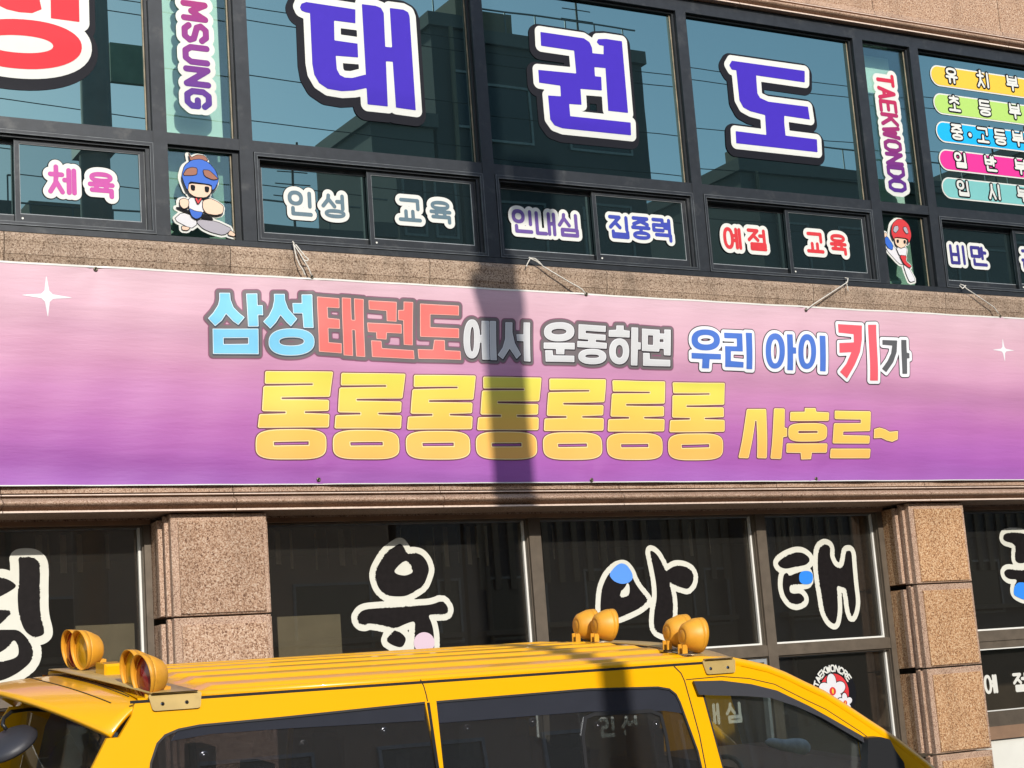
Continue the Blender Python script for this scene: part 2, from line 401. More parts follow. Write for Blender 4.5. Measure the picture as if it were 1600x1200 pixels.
# ---- Hangul from strokes, for the small lettering
VV = set('ㅏㅑㅓㅕㅣㅔㅐㅖ'); HV = set('ㅗㅛㅜㅠㅡ')
CH = 'ㄱㄲㄴㄷㄸㄹㅁㅂㅃㅅㅆㅇㅈㅉㅊㅋㅌㅍㅎ'
JU = 'ㅏㅐㅑㅒㅓㅔㅕㅖㅗㅘㅙㅚㅛㅜㅝㅞㅟㅠㅡㅢㅣ'
JO = [''] + list('ㄱㄲㄳㄴㄵㄶㄷㄹㄺㄻㄼㄽㄾㄿㅀㅁㅂㅄㅅㅆㅇㅈㅊㅋㅌㅍㅎ')
def jamo(c, side):
    if c == 'ㄱ': return [[(0, 0), (1, 0), (1, 0.45), (0.35, 1)]] if side else [[(0, 0), (1, 0), (1, 1)]]
    if c == 'ㄴ': return [[(0, 0), (0, 1), (1, 1)]]
    if c == 'ㄷ': return [[(1, 0), (0, 0), (0, 1), (1, 1)]]
    if c == 'ㄹ': return [[(0, 0), (1, 0), (1, 0.5), (0, 0.5), (0, 1), (1, 1)]]
    if c == 'ㅁ': return [[(0, 0), (1, 0), (1, 1), (0, 1), (0, 0)]]
    if c == 'ㅂ': return [[(0, 0), (0, 1), (1, 1), (1, 0)], [(0, 0.5), (1, 0.5)]]
    if c == 'ㅅ': return [[(0.5, 0), (0.45, 0.4), (0, 1)], [(0.5, 0.35), (1, 1)]]
    if c == 'ㅇ': return ['O']
    if c == 'ㅈ': return [[(0, 0), (1, 0), (0.5, 0.5), (0, 1)], [(0.5, 0.5), (1, 1)]]
    if c == 'ㅊ': return [[(0.5, -0.12), (0.5, 0.2)], [(0.02, 0.22), (0.98, 0.22)], [(0.5, 0.25), (0.45, 0.6), (0, 1)], [(0.5, 0.55), (1, 1)]]
    if c == 'ㅎ': return [[(0.5, -0.1), (0.5, 0.12)], [(0, 0.2), (1, 0.2)], 'o']
    return [[(0, 0), (1, 0)]]
def hangul(ch, cx, cz, W, H, w):
    k = ord(ch)-0xAC00; a, b, c = CH[k//588], JU[(k % 588)//28], JO[k % 28]
    out = []
    x0, x1, zt, zb = cx-W/2+w/2, cx+W/2-w/2, cz+H/2-w/2, cz-H/2+w/2
    def put(strokes, u0, v0, u1, v1):
        f = lambda p: (x0+(u0+(u1-u0)*p[0])*(x1-x0), zt+(v0+(v1-v0)*p[1])*(zb-zt))
        for s in strokes:
            if s in ('O', 'o'):
                c0 = f((0.5, 0.5 if s == 'O' else 0.68)); e = f((1, 1)); rx = abs(e[0]-c0[0]); rz = abs(e[1]-c0[1])
                out.append(('R', sell(c0[0], c0[1], rx+w/2, rz+w/2, 2.3), sell(c0[0], c0[1], max(rx-w/2, 0.001), max(rz-w/2, 0.001), 2.2)))
            else: out.append(('S', [f(p) for p in s], w))
    fh = 0.64 if c else 1.0
    if b in VV:
        two = b in 'ㅔㅐㅖ'; ux = 0.50 if two else 0.56
        put(jamo(a, True), 0, 0.0, ux, fh-(0.12 if c else 0.0))
        vb = fh-(0.02 if c else 0)
        v = {'ㅏ': [[(0.3, 0), (0.3, 1)], [(0.3, 0.45), (1, 0.45)]], 'ㅣ': [[(0.9, 0), (0.9, 1)]], 'ㅓ': [[(0.9, 0), (0.9, 1)], [(0.1, 0.45), (0.9, 0.45)]],
             'ㅕ': [[(0.9, 0), (0.9, 1)], [(0.1, 0.32), (0.9, 0.32)], [(0.1, 0.62), (0.9, 0.62)]],
             'ㅔ': [[(0.45, 0), (0.45, 1)], [(1, 0), (1, 1)], [(0, 0.45), (0.45, 0.45)]],
             'ㅐ': [[(0.25, 0), (0.25, 1)], [(1, 0), (1, 1)], [(0.25, 0.48), (1, 0.48)]],
             'ㅖ': [[(0.45, 0), (0.45, 1)], [(1, 0), (1, 1)], [(0, 0.35), (0.45, 0.35)], [(0, 0.6), (0.45, 0.6)]]}[b]
        put(v, ux+0.10, 0, 1.0, vb)
        if c: put(jamo(c, False), 0.14, fh+0.10, 1.0, 1.0)
    else:
        h2 = b if b in HV else {'ㅘ': 'ㅗ', 'ㅝ': 'ㅜ'}.get(b, 'ㅡ')
        ux = 1.0 if b in HV else 0.72
        ib = 0.30 if c else 0.42
        put(jamo(a, False), 0.08*ux, 0, 0.92*ux, ib)
        base = 0.55 if c else 0.98
        if h2 == 'ㅡ': put([[(0, 0), (1, 0)]], 0, base, ux, base)
        if h2 == 'ㅗ': put([[(0, 1), (1, 1)], [(0.5, 0), (0.5, 1)]], 0, ib+0.12, ux, base)
        if h2 == 'ㅛ': put([[(0, 1), (1, 1)], [(0.3, 0), (0.3, 1)], [(0.65, 0), (0.65, 1)]], 0, ib+0.14, ux, base)
        if h2 == 'ㅜ': put([[(0, 0), (1, 0)], [(0.5, 0), (0.5, 1)]], 0, ib+0.18 if not c else 0.48, ux, base+(0.0 if not c else 0.08))
        if h2 == 'ㅠ': put([[(0, 0), (1, 0)], [(0.28, 0), (0.28, 1)], [(0.72, 0), (0.72, 1)]], 0, ib+0.18 if not c else 0.48, ux, 1.0 if not c else 0.66)
        if b == 'ㅘ': put([[(0, 0), (0, 1)], [(0, 0.5), (1, 0.5)]], 0.86, 0, 1.0, 0.62 if c else 1)
        if b == 'ㅝ': put([[(1, 0), (1, 1)]], 0.8, 0, 1.0, 0.62 if c else 1)
        if c: put(jamo(c, False), 0.08, 0.74, 0.96, 1.0)
    return out
LAT = {'M': [[(0, 0), (0, 1), (0.5, 0.35), (1, 1), (1, 0)]], 'N': [[(0, 0), (0, 1), (1, 0), (1, 1)]], 'U': [[(0, 1), (0, 0.25), (0.25, 0), (0.75, 0), (1, 0.25), (1, 1)]],
       'S': [[(1, 0.8), (0.75, 1), (0.25, 1), (0, 0.78), (0.12, 0.58), (0.88, 0.42), (1, 0.22), (0.75, 0), (0.25, 0), (0, 0.2)]],
       'G': [[(1, 0.8), (0.75, 1), (0.25, 1), (0, 0.75), (0, 0.25), (0.25, 0), (0.75, 0), (1, 0.2), (1, 0.48), (0.6, 0.48)]],
       'T': [[(0, 1), (1, 1)], [(0.5, 1), (0.5, 0)]], 'A': [[(0, 0), (0.5, 1), (1, 0)], [(0.2, 0.32), (0.8, 0.32)]],
       'E': [[(1, 1), (0, 1), (0, 0), (1, 0)], [(0, 0.5), (0.85, 0.5)]], 'K': [[(0, 0), (0, 1)], [(1, 1), (0.05, 0.42)], [(0.35, 0.6), (1, 0)]],
       'W': [[(0, 1), (0.25, 0), (0.5, 0.8), (0.75, 0), (1, 1)]], 'O': [[(0.25, 0), (0.75, 0), (1, 0.25), (1, 0.75), (0.75, 1), (0.25, 1), (0, 0.75), (0, 0.25), (0.25, 0)]],
       'D': [[(0, 0), (0, 1), (0.65, 1), (1, 0.7), (1, 0.3), (0.65, 0), (0, 0)]], 'C': [[(1, 0.8), (0.75, 1), (0.25, 1), (0, 0.75), (0, 0.25), (0.25, 0), (0.75, 0), (1, 0.2)]],
       'R': [[(0, 0), (0, 1), (0.75, 1), (1, 0.78), (0.75, 0.52), (0, 0.52)], [(0.5, 0.5), (1, 0)]]}
def latin(ch, o, ux, uz, w):                             # o origin, ux / uz = box edge vectors
    return [('S', [(o[0]+ux[0]*p[0]+uz[0]*p[1], o[1]+ux[1]*p[0]+uz[1]*p[1]) for p in s], w) for s in LAT[ch]]

# ------------------------------------------------------------------ ground
mat('asphalt', (62, 62, 64), 0.9, var=0.2, vs=30, bump=0.6, bs=120)
mat('paving', (128, 122, 114), 0.85, var=0.15, vs=6, bump=0.3)
mat('soil', (120, 112, 100), 0.95, var=0.2, vs=0.5)
g = MB(); g.add([(-600, -600, GZ-0.02), (600, -600, GZ-0.02), (600, 600, GZ-0.02), (-600, 600, GZ-0.02)], [(0, 1, 2, 3)]); tag(g.build('ground', MAT['soil']), kind='structure')
g = MB(); g.add([(-60, -4.5, GZ), (80, -4.5, GZ), (80, 4.1, GZ), (-60, 4.1, GZ)], [(0, 1, 2, 3)]); tag(g.build('road', MAT['asphalt']), kind='structure')
g = MB(); g.box(-60, 80, -8.6, -4.5, GZ-0.01, GZ+0.13, 0); tag(g.build('pavement', MAT['paving']), kind='structure')
g = MB(); g.add([(-60, 4.1, GZ+0.02), (80, 4.1, GZ+0.02), (80, 6.2, -1.845), (-60, 6.2, -1.845), (80, 9.2, -1.454), (-60, 9.2, -1.454), (80, 12.5, -1.44), (-60, 12.5, -1.44)],
                 [(0, 1, 2, 3), (3, 2, 4, 5), (5, 4, 6, 7)]); tag(g.build('sloping_forecourt', MAT['paving']), kind='structure')

# ------------------------------------------------------------------ the granite building
BLD = thing('building', 'pink granite building with dark framed upper windows and shop windows below', 'building', (7.8, 13, GZ))
BX0, BX1 = -3.0, 18.0
# wall behind the banner and mass of the building
MB().box(BX0, BX1, 12.02, 12.3, 1.72, 3.245).build('wall_slab', MAT['granite_sill'], BLD)
MB().box(BX0, BX1, 12.301, 12.45, 1.462, 3.46).build('wall_slab', MAT['granite_sill'], BLD)
# upper storey stones above the cornice
js = [BX0, 1.0, 2.8, 4.5, 6.2, 7.9, 9.55, 11.24, 12.94, 14.6, 16.3, BX1]
for a, b in zip(js[:-1], js[1:]):
    for z0, z1 in ((6.30, 7.05), (7.06, 7.8), (7.81, 8.55)):
        MB().box(a+0.004, b-0.004, 12.0, 12.3, z0, z1-0.006, 0.004).build('granite_block', MAT['granite_fine' if z0 > 6.5 else 'granite_rough_pink'], BLD)
MB().box(BX0, BX1, 12.02, 22, 6.3, 8.9).build('wall_slab', MAT['granite_sill'], BLD)
MB().box(BX0, BX0+0.3, 12.3, 22, GZ, 6.3).build('wall_slab', MAT['granite_sill'], BLD)
MB().box(BX1-0.3, BX1, 12.3, 22, GZ, 6.3).build('wall_slab', MAT['granite_sill'], BLD)
MB().box(BX0, BX1, 21.7, 22, GZ, 6.3).build('wall_slab', MAT['granite_sill'], BLD)
# cornice stones: band, groove, half-round, fillet
def cornice(zb, joints, band_top):
    for a, b in zip(joints[:-1], joints[1:]):
        x0, x1 = a+0.003, b-0.003
        tor = [(11.985-0.075*math.sin(math.pi*t/10), zb+0.112-0.082*t/10*1.0) for t in range(11)]
        prof = [(12.3, band_top), (11.985, band_top), (11.985, zb+0.148), (12.03, zb+0.144), (12.03, zb+0.139), (11.975, zb+0.137), (11.975, zb+0.127), (12.01, zb+0.123), (12.01, zb+0.113)] + tor + \
               [(12.0, zb+0.026), (12.0, zb+0.022), (11.935, zb+0.02), (11.935, zb+0.004), (12.3, zb)]
        st = fixn(MB().extx(prof, x0, x1).build('cornice_stone', MAT['granite_fine'], BLD))
        MB().box(x0, x1, 11.928, 11.9345, zb+0.005, zb+0.0165).build('fillet', MAT['stone_fillet'], st)  # thin strip over the fillet carrying the painted highlight
        MB().box(x0, x1, 11.969, 11.9745, zb+0.128, zb+0.1355).build('fillet', MAT['stone_fillet'], st)
cornice(1.475, [BX0, -0.6, 1.08, 2.76, 4.44, 6.14, 7.81, 9.45, 11.17, 12.85, 14.5, 16.2, BX1], 1.715)
cornice(6.105, [BX0, -0.6, 1.08, 2.76, 4.5, 6.2, 7.9, 9.55, 11.24, 12.94, 14.6, 16.2, BX1], 6.296)
# sill stones under the upper windows
js = [BX0, -0.5, 1.14, 2.82, 4.5, 6.18, 7.86, 10.09, 11.7, 13.4, 15.1, 16.6, BX1]
for a, b in zip(js[:-1], js[1:]):
    prof = [(12.3, 3.495), (11.99, 3.495), (11.975, 3.485), (11.965, 3.46), (11.968, 3.43), (11.970, 3.426), (11.974, 3.40), (11.980, 3.335), (11.984, 3.331), (12.0, 3.275), (12.3, 3.275)]
    fixn(MB().extx(prof, a+0.003, b-0.003).build('sill_stone', MAT['granite_sill'], BLD))

# ---- piers: courses of moulded blocks with a rough face panel
def pier(x0, x1, rough):
    zs = [1.468, 0.725, -0.035, -0.80, -1.59]
    for k in range(4):
        zt = zs[k]-(0.0 if k == 0 else 0.006); zb = zs[k+1]+0.006
        m = MB()
        m.box(x0, x1, 12.010, 12.07, zb, zt, 0.006)
        m.box(x0-0.028, x1+0.028, 12.070, 12.105, zb+0.006, zt-0.012, 0.003)
        m.box(x0-0.018, x1+0.018, 12.105, 12.14, zb, zt, 0)
        m.box(x0-0.055, x1+0.055, 12.14, 12.185, zb+0.012, zt-0.03, 0.004)
        blk = m.build('granite_block', MAT['granite_fine'], BLD)
        MB().box(x0+0.052, x1-0.035, 11.996, 12.02, zb+0.014, zt-0.055, 0.004).build('rough_face', MAT[rough], blk)
        sd = MB(); sd.box(x0-0.045, x1+0.045, 12.185, 12.46, zb+0.01, zt-0.03, 0.0); sd.build('rough_side', MAT[rough], blk)
    m = MB().box(x0-0.03, x1+0.03, 12.03, 12.46, GZ, -1.59); m.build('granite_block', MAT['granite_fine'], BLD)
pier(3.965, 4.70, 'granite_rough_pink')
pier(10.965, 11.64, 'granite_rough_orange')
pier(-2.95, -2.2, 'granite_rough_pink'); pier(17.1, 17.8, 'granite_rough_orange')

# ---- upper curtain windows
FY, GY = 12.0, 12.065
mat('trim_light', (112, 116, 118), 0.4, 0.3, var=0.35, vs=9)  # paler grey that paints the sunlit edges of the frames
mull = [-2.85, -0.15, 0.0, 1.85, 3.94, 4.62, 6.74, 8.855, 10.92, 11.635, 13.9, 16.0, 17.6]
mull = [(-2.95, -2.84), (-0.15, -0.04), (1.85, 1.96), (3.94, 4.05), (4.62, 4.73), (6.74, 6.85), (8.855, 8.965), (10.92, 11.04), (11.64, 11.75), (13.86, 13.97), (16.0, 16.11), (17.6, 17.7)]
fr = MB()
fr.box(-2.95, 17.7, 11.992, 12.14, 5.975, 6.10); fr.box(-2.95, 17.7, 11.995, 12.14, 4.262, 4.352); fr.box(-2.95, 17.7, 11.993, 12.14, 3.50, 3.545)
for a, b in mull: fr.box(a, b, 11.990, 12.142, 3.5455, 5.9745)
fr.build('curtain_frame', MAT['frame_dark'], BLD)
bolts = []
for i in range(len(mull)-1):
    x0 = mull[i][1]+0.0005; x1 = mull[i+1][0]-0.0005
    narrow = x1-x0 < 1.0
    z0, z1 = 4.3525, 5.9745
    ww = MB().ring(x0, x1, z0, z1, 12.03, 12.11, 0.012, 0.02, 0.012, 0.02).build('window', MAT['frame_dark_deep'], BLD)
    tilt_pane(x0+0.0121, x1-0.0201, z0+0.0121, z1-0.0201, GY, 0.008).build('pane', MAT['glass_clear' if narrow else 'glass_up'], ww)
    MB().box(x1-0.030, x1-0.0205, 12.057, 12.064, z0+0.013, z1-0.021).build('seal', MAT['seal_beige'], ww)
    MB().box(x0+0.013, x1-0.031, 12.057, 12.064, z0+0.0125, z0+0.020).build('seal', MAT['seal_beige'], ww)
    if narrow:
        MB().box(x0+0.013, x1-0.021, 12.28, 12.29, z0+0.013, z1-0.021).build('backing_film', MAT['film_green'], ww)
    # lower row
    z0, z1 = 3.5455, 4.2615
    if narrow:
        w2 = MB().ring(x0, x1, z0, z1, 12.03, 12.11, 0.008, 0.045, 0.012, 0.02).build('window', MAT['frame_dark_deep'], BLD)
        MB().box(x0+0.009, x1-0.046, GY, GY+0.008, z0+0.0121, z1-0.0201).build('pane', MAT['glass_clear'], w2)
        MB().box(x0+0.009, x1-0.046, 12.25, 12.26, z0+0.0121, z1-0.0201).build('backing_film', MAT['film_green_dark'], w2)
        MB().box(x1-0.055, x1-0.0465, 12.057, 12.064, z0+0.013, z1-0.021).build('seal', MAT['seal_beige'], w2)
        continue
    w2 = MB(); w2.ring(x0+0.006, x1-0.004, z0+0.004, z1-0.006, 11.984, 12.03, 0.022, 0.022, 0.022, 0.025)
    w2.ring(x0+0.028, x1-0.026, z0+0.026, z1-0.031, 12.012, 12.14, 0.03, 0.03, 0.012, 0.022)
    w2 = w2.build('window', MAT['frame_dark'], BLD)
    MB().ring(x0+0.005, x1-0.003, z0+0.003, z1-0.005, 11.9835, 11.988, 0.004, 0.004, 0.005, 0.004).build('trim', MAT['trim_light'], w2)  # thin bright lines standing in for sun on the frame bevels
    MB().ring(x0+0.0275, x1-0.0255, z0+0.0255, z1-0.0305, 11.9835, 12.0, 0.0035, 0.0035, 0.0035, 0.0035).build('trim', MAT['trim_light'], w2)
    xm = (x0+x1)/2
    xa, xb = x0+0.0585, x1-0.0565; za, zb = z0+0.0385, z1-0.0535
    for (sa, sb, ys) in ((xa, xm+0.03, 12.085), (xm-0.03, xb, 12.040)):
        s_ = MB().ring(sa, sb, za, zb, ys, ys+0.03, 0.036, 0.036, 0.062, 0.03).build('sash', MAT['frame_dark'], w2)
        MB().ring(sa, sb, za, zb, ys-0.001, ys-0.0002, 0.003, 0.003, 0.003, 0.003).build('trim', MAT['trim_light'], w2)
        MB().ring(sa+0.0361, sb-0.0361, za+0.0621, zb-0.0301, ys+0.004, ys+0.009, 0.004, 0.006, 0.007, 0.004).build('seal', MAT['seal_gray'], w2)
        tilt_pane(sa+0.0361, sb-0.0361, za+0.0621, zb-0.0301, ys+0.012, 0.006, 0.008).build('pane', MAT['glass_small'], w2)
    MB().lathe([(0.0, -0.004), (0.008, -0.003), (0.009, 0.0)], Matrix.Translation((xm+0.02, 12.036, z0+0.07)) @ Matrix.Rotation(R(90), 4, 'X'), 8).build('bolt', MAT['bead_white'], w2)
# floor slab / dark core behind the upper glazing
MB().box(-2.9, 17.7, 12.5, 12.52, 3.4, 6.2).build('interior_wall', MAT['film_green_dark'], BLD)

# ---- lower shop windows
LY = 12.42
def low_window(x0, x1, z0, z1, beadL=0.006, glassm='glass_low'):
    w_ = MB().ring(x0, x1, z0, z1, 12.35, 12.46, 0.004, 0.006, 0.006, 0.012).build('window', MAT['frame_brown'], BLD)
    tilt_pane(x0+0.0041, x1-0.0061, z0+0.0061, z1-0.0121, LY, 0.008, 0.003).build('pane', MAT[glassm], w_)
    MB().box(x1-0.024, x1-0.0065, 12.395, 12.4185, z0+0.0062, z1-0.0122).build('bead', MAT['bead_white'], w_)
    MB().box(x0+0.005, x1-0.0245, 12.397, 12.4185, z0+0.0062, z0+0.022).build('bead', MAT['bead_white'], w_)
    MB().box(x0+0.005, x1-0.0245, 12.405, 12.4185, z1-0.022, z1-0.0124).build('bead', MAT['seal_gray'], w_)
    return w_
hd = MB(); hd.box(BX0, 3.91, 12.30, 12.45, 1.43, 1.4615); hd.box(4.755, 10.91, 12.30, 12.45, 1.43, 1.4615); hd.box(11.7, BX1, 12.30, 12.45, 1.43, 1.4615)
hd.build('window_header', MAT['header_brown'], BLD)
LF = MB()
for a, b in ((3.865, 3.915), (4.75, 4.79), (7.115, 7.225), (9.445, 9.55), (10.855, 10.915), (11.69, 11.74), (13.95, 14.06), (1.5, 1.61), (-0.9, -0.79)):
    LF.box(a, b, 12.325, 12.462, GZ+0.3, 1.4295)
for a, b in ((-2.15, -0.9), (-0.79, 1.5), (1.61, 3.865), (4.79, 7.115), (7.225, 9.445), (9.55, 10.855), (11.74, 13.95), (14.06, 17.05)):
    LF.box(a+0.0005, b-0.0005, 12.33, 12.46, 0.175, 0.27)
    if a > 11: LF.box(a+0.0005, b-0.0005, 12.335, 12.46, -0.62, -0.50)
    low_window(a+0.001, b-0.001, 0.2705, 1.4293)
    if a > 11:
        w_ = MB().ring(a+0.001, b-0.001, -0.4995, 0.1745, 12.34, 12.46, 0.02, 0.02, 0.02, 0.07).build('window', MAT['frame_brown'], BLD)
        MB().box(a+0.022, b-0.022, LY, LY+0.008, -0.479, 0.104).build('pane', MAT['glass_low'], w_)
        MB().box(a+0.021, b-0.021, 12.335, 12.3395, -0.48, -0.47).build('bead', MAT['bead_white'], w_)
        MB().box(a+0.021, b-0.021, 12.335, 12.3395, 0.094, 0.104).build('bead', MAT['bead_white'], w_)
    else:
        w_ = low_window(a+0.001, b-0.001, -1.45, 0.1743)
LF.build('shopfront_frame', MAT['frame_brown'], BLD)
# sliding vent with a pale frame in the lower part of the third window
mat('vent_grey', (150, 144, 138), 0.6, var=0.1)
v_ = MB(); v_.ring(8.62, 9.42, -0.9, 0.155, 12.33, 12.394, 0.03, 0.03, 0.03, 0.03); v_.build('vent_frame', MAT['seal_gray'], BLD)
MB().box(8.655, 9.385, 12.37, 12.39, -0.04, 0.12).build('vent_panel', MAT['vent_grey'], BLD)
MB().box(11.74, 17.05, 12.33, 12.45, -0.74, -0.6205).build('sill', MAT['header_brown'], BLD)
MB().box(11.7, 17.05, 12.36, 12.45, GZ+0.3, -0.7405).build('wall_panel', MAT['wall_white'], BLD)
MB().box(-2.2, 3.9, 12.36, 12.45, GZ+0.3, -1.4505).build('wall_panel', MAT['granite_fine'], BLD)
MB().box(4.78, 10.9, 12.36, 12.45, GZ+0.3, -1.4505).build('wall_panel', MAT['granite_fine'], BLD)
# room behind the shop windows
mat('room', (112, 104, 94), 0.9, var=0.2, vs=1.5); mat('blind', (236, 232, 216), 0.8, var=0.25, vs=4)
mat('poster_cream', (190, 184, 160), 0.8, var=0.1)
rm = MB(); rm.box(-2.9, 17.6, 15.5, 15.6, GZ+0.3, 1.47); rm.box(-2.9, 17.6, 12.5, 15.5, GZ+0.25, GZ+0.3); rm.box(-2.9, 17.6, 12.5, 15.5, 1.47, 1.5)
rm.build('shop_interior', MAT['room'], BLD)
# vertical blinds, hanging strips gathered at the top of three windows
for (a, b, zl) in ((4.95, 7.05, 1.12), (7.35, 9.35, 1.10), (9.65, 10.8, 1.12), (2.0, 3.8, 1.12)):
    x = a; mb = MB()
    while x < b:
        if random.random() < 0.62:
            l_ = zl+random.uniform(-0.04, 0.04); q = random.uniform(0.3, 1.0)
            mb.add([(x, 12.75, 1.42), (x+0.07*q, 12.79, 1.42), (x+0.07*q, 12.79, l_), (x, 12.75, l_)], [(0, 1, 2, 3)])
        x += random.uniform(0.08, 0.13)
    b_ = mb.build('blind_strips', MAT['blind']); tag(b_, {4.95: 'strips of grey vertical blind hanging behind the first window right of the left granite pier',
        7.35: 'strips of grey vertical blind hanging behind the middle shop window', 9.65: 'strips of grey vertical blind behind the narrow shop window beside the right pier',
        2.0: 'strips of grey vertical blind behind the shop window at the left edge'}[a], 'blind', 'vertical blinds behind the shop windows')
# small notices inside
def notice(px0, py0, px1, py1, Y, m, label):
    a = at(px0, py0, Y); b = at(px1, py1, Y); o = MB().box(a[0], b[0], Y, Y+0.01, b[2], a[2]).build('notice', MAT[m]); tag(o, label, 'notice')
notice(433, 964, 536, 1040, 12.6, 'poster_cream', 'cream notice board low inside the window just right of the left granite pier')
notice(118, 978, 212, 1040, 12.6, 'poster_cream', 'cream notice board inside the leftmost shop window beside the left pier')

# ------------------------------------------------------------------ lettering on the upper windows
SY = 12.058
def sticker(name, label, cat, layers, step=0.006, group=None, Y=SY, zstep=0.0022):
    xs = bounds(layers[0][1]); t = thing(name, label, cat, ((xs[0]+xs[1])/2, Y, xs[2]), group)
    for i, (pn, sh, off, mt, shift) in enumerate(layers):
        flat(pn, sh, off, Y-i*zstep, MAT[mt], t, step, shift=shift)
    return t
T = Tr(400, 0, 3, SY)
tae = [('P', T([(235, 10), (465, 45), (465, 110), (365, 97), (367, 190), (475, 205), (478, 270), (373, 262), (378, 325), (392, 352), (415, 364), (450, 366), (513, 350), (522, 412), (460, 425), (400, 428), (335, 417), (295, 390), (272, 350), (263, 300), (252, 62), (230, 58), (212, 50), (205, 35), (212, 18)])),
       ('P', T([(495, 20), (560, 28), (585, 38), (598, 62), (605, 220), (637, 223), (626, 38), (690, 46), (712, 58), (719, 78), (748, 518), (655, 505), (640, 290), (608, 288), (617, 500), (522, 490)]))]
T = Tr(800, 0, 3, SY)
kwon = [('P', T([(132, 150), (335, 180), (362, 198), (374, 225), (376, 250), (428, 255), (428, 215), (408, 212), (396, 198), (402, 184), (440, 183), (514, 194), (543, 530), (450, 520), (437, 320), (385, 315), (388, 358), (417, 361), (420, 425), (320, 417), (325, 492), (267, 488), (272, 545), (555, 575), (557, 635), (235, 602), (198, 588), (178, 560), (168, 448), (228, 452), (225, 402), (126, 388), (122, 328), (300, 345), (290, 238), (135, 215)]))]
P = lambda pts: [tuple(at(x, y, SY)[[0, 2]]) for x, y in pts]
do = [('P', P([(1143, 95), (1257, 111), (1257, 129), (1181, 118), (1183, 146), (1187, 153), (1200, 159), (1262, 167), (1265, 187), (1225, 181), (1225, 192), (1227, 212), (1276, 218), (1277, 238), (1150, 224), (1149, 205), (1197, 211), (1195, 180), (1172, 174), (1161, 168), (1155, 157), (1150, 110), (1143, 109), (1139, 102)]))]
T = Tr(0, 0, 3, SY)
seong = [('P', T([(235, -90), (368, -80), (372, 104), (238, 86)])), ('P', T([(-40, -60), (170, -60), (185, 0), (195, 44), (150, 62), (90, 58), (30, 44), (-40, 10)])),
         ('R', [tuple(at(x/3, y/3, SY)[[0, 2]]) for x, y in sell(100, 207, 284, 116, 2.15, 48, 0.07)], [tuple(at(x/3, y/3, SY)[[0, 2]]) for x, y in sell(92, 207, 157, 41, 2.15, 48, 0.07)])]
def big(label, sh, mt, wo=0.052, bo=0.10):
    st = sticker('sign_letter', label, 'sign letter', [('dark_backing', sh, bo, 'charcoal_vinyl', (-0.015, -0.028)), ('white_border', sh, wo, 'white_vinyl', (0, 0)), ('letter_face', sh, 0, mt, (0, 0))], 0.0065, 'large Korean letters on the upper windows')
big('large red Korean letter with white border at the upper left corner, cut by the frame', seong, 'red_vinyl', 0.075, 0.135)
big('large violet blue Korean letter 태 on the window right of the MSUNG strip', tae, 'blue_vinyl', 0.058, 0.108)
big('large violet blue Korean letter 권 on the middle upper window', kwon, 'blue_vinyl', 0.055, 0.100)
big('large violet blue Korean letter 도 on the window left of the TAEKWONDO strip', do, 'blue_vinyl', 0.055, 0.100)

def vword(word, x0, x1, ztop, pitch, hh, wd, mt, label):
    sh = []
    for i, ch in enumerate(word):
        zt = ztop-i*pitch
        sh += latin(ch, (x0, zt), (0, -hh), (x1-x0, 0), wd)
    t = thing('window_lettering', label, 'lettering', ((x0+x1)/2, SY, ztop-len(word)*pitch))
    flat('white_border', sh, 0.042, SY, MAT['white_vinyl'], t, 0.006)
    for i, ch in enumerate(word):
        flat('letter', latin(ch, (x0, ztop-i*pitch), (0, -hh), (x1-x0, 0), wd), 0, SY-0.0022, MAT[mt], t, 0.005)
a = at(306, 158, SY)
vword('SAMSUNG', 4.245, 4.415, 4.60+0.178*6+0.125, 0.178, 0.118, 0.050, 'letters_samsung', 'vertical SAMSUNG lettering running down the left pale green window strip')
vword('TAEKWONDO', 11.245, 11.432, 5.665, 0.1335, 0.094, 0.041, 'letters_taekwondo', 'vertical TAEKWONDO lettering on the narrow strip window at right')

def px_scale(px, py, Y):
    a = at(px, py, Y); b = at(px+1, py, Y); c_ = at(px, py+1, Y)
    return abs(b[0]-a[0]), abs(c_[2]-a[2])
def word(name, label, chars, mt, stroke, border, Y, step=0.004, border_mat='white_vinyl', group=None, dark=None):
    cs = []
    for ch, px, py, wp, hp in chars:
        p = at(px, py, Y); sx, sz = px_scale(px, py, Y)
        cs.append((hangul(ch, p[0], p[2], wp*sx, hp*sz, stroke), p))
    t = thing(name, label, 'lettering', (sum(p[0] for _, p in cs)/len(cs), Y, cs[0][1][2]-0.15), group)
    allsh = [s for c_, _ in cs for s in c_]; k = 0
    if dark: flat('dark_backing', allsh, dark, Y, MAT['black_ink'], t, step); k += 1
    if border: flat('border', allsh, border, Y-0.002*k, MAT[border_mat], t, step); k += 1
    for c_, _ in cs: flat('letter', c_, 0, Y-0.002*k, MAT[mt], t, step)
    return t
YL, YR = 12.092, 12.047                                 # faces of the rear and front sash panes
G_ = 'coloured words on the small upper sashes'
word('window_lettering', 'magenta Korean word 체육 on the leftmost small sash', [('체', 97, 283, 45, 42), ('육', 158, 289.5, 42, 41)], 'magenta_vinyl', 0.036, 0.036, YR, group=G_, dark=0.042)
word('window_lettering', 'slate Korean word 인성 on the small sash under the letter 태', [('인', 468.7, 318, 38, 39), ('성', 520.5, 322, 37, 38)], 'slate_vinyl', 0.032, 0.034, YL, group=G_, dark=0.04)
word('window_lettering', 'slate Korean word 교육 on the small sash right of the word 인성', [('교', 640, 328.7, 36, 37), ('육', 688, 332, 34, 36)], 'slate_vinyl', 0.032, 0.034, YR, group=G_, dark=0.04)
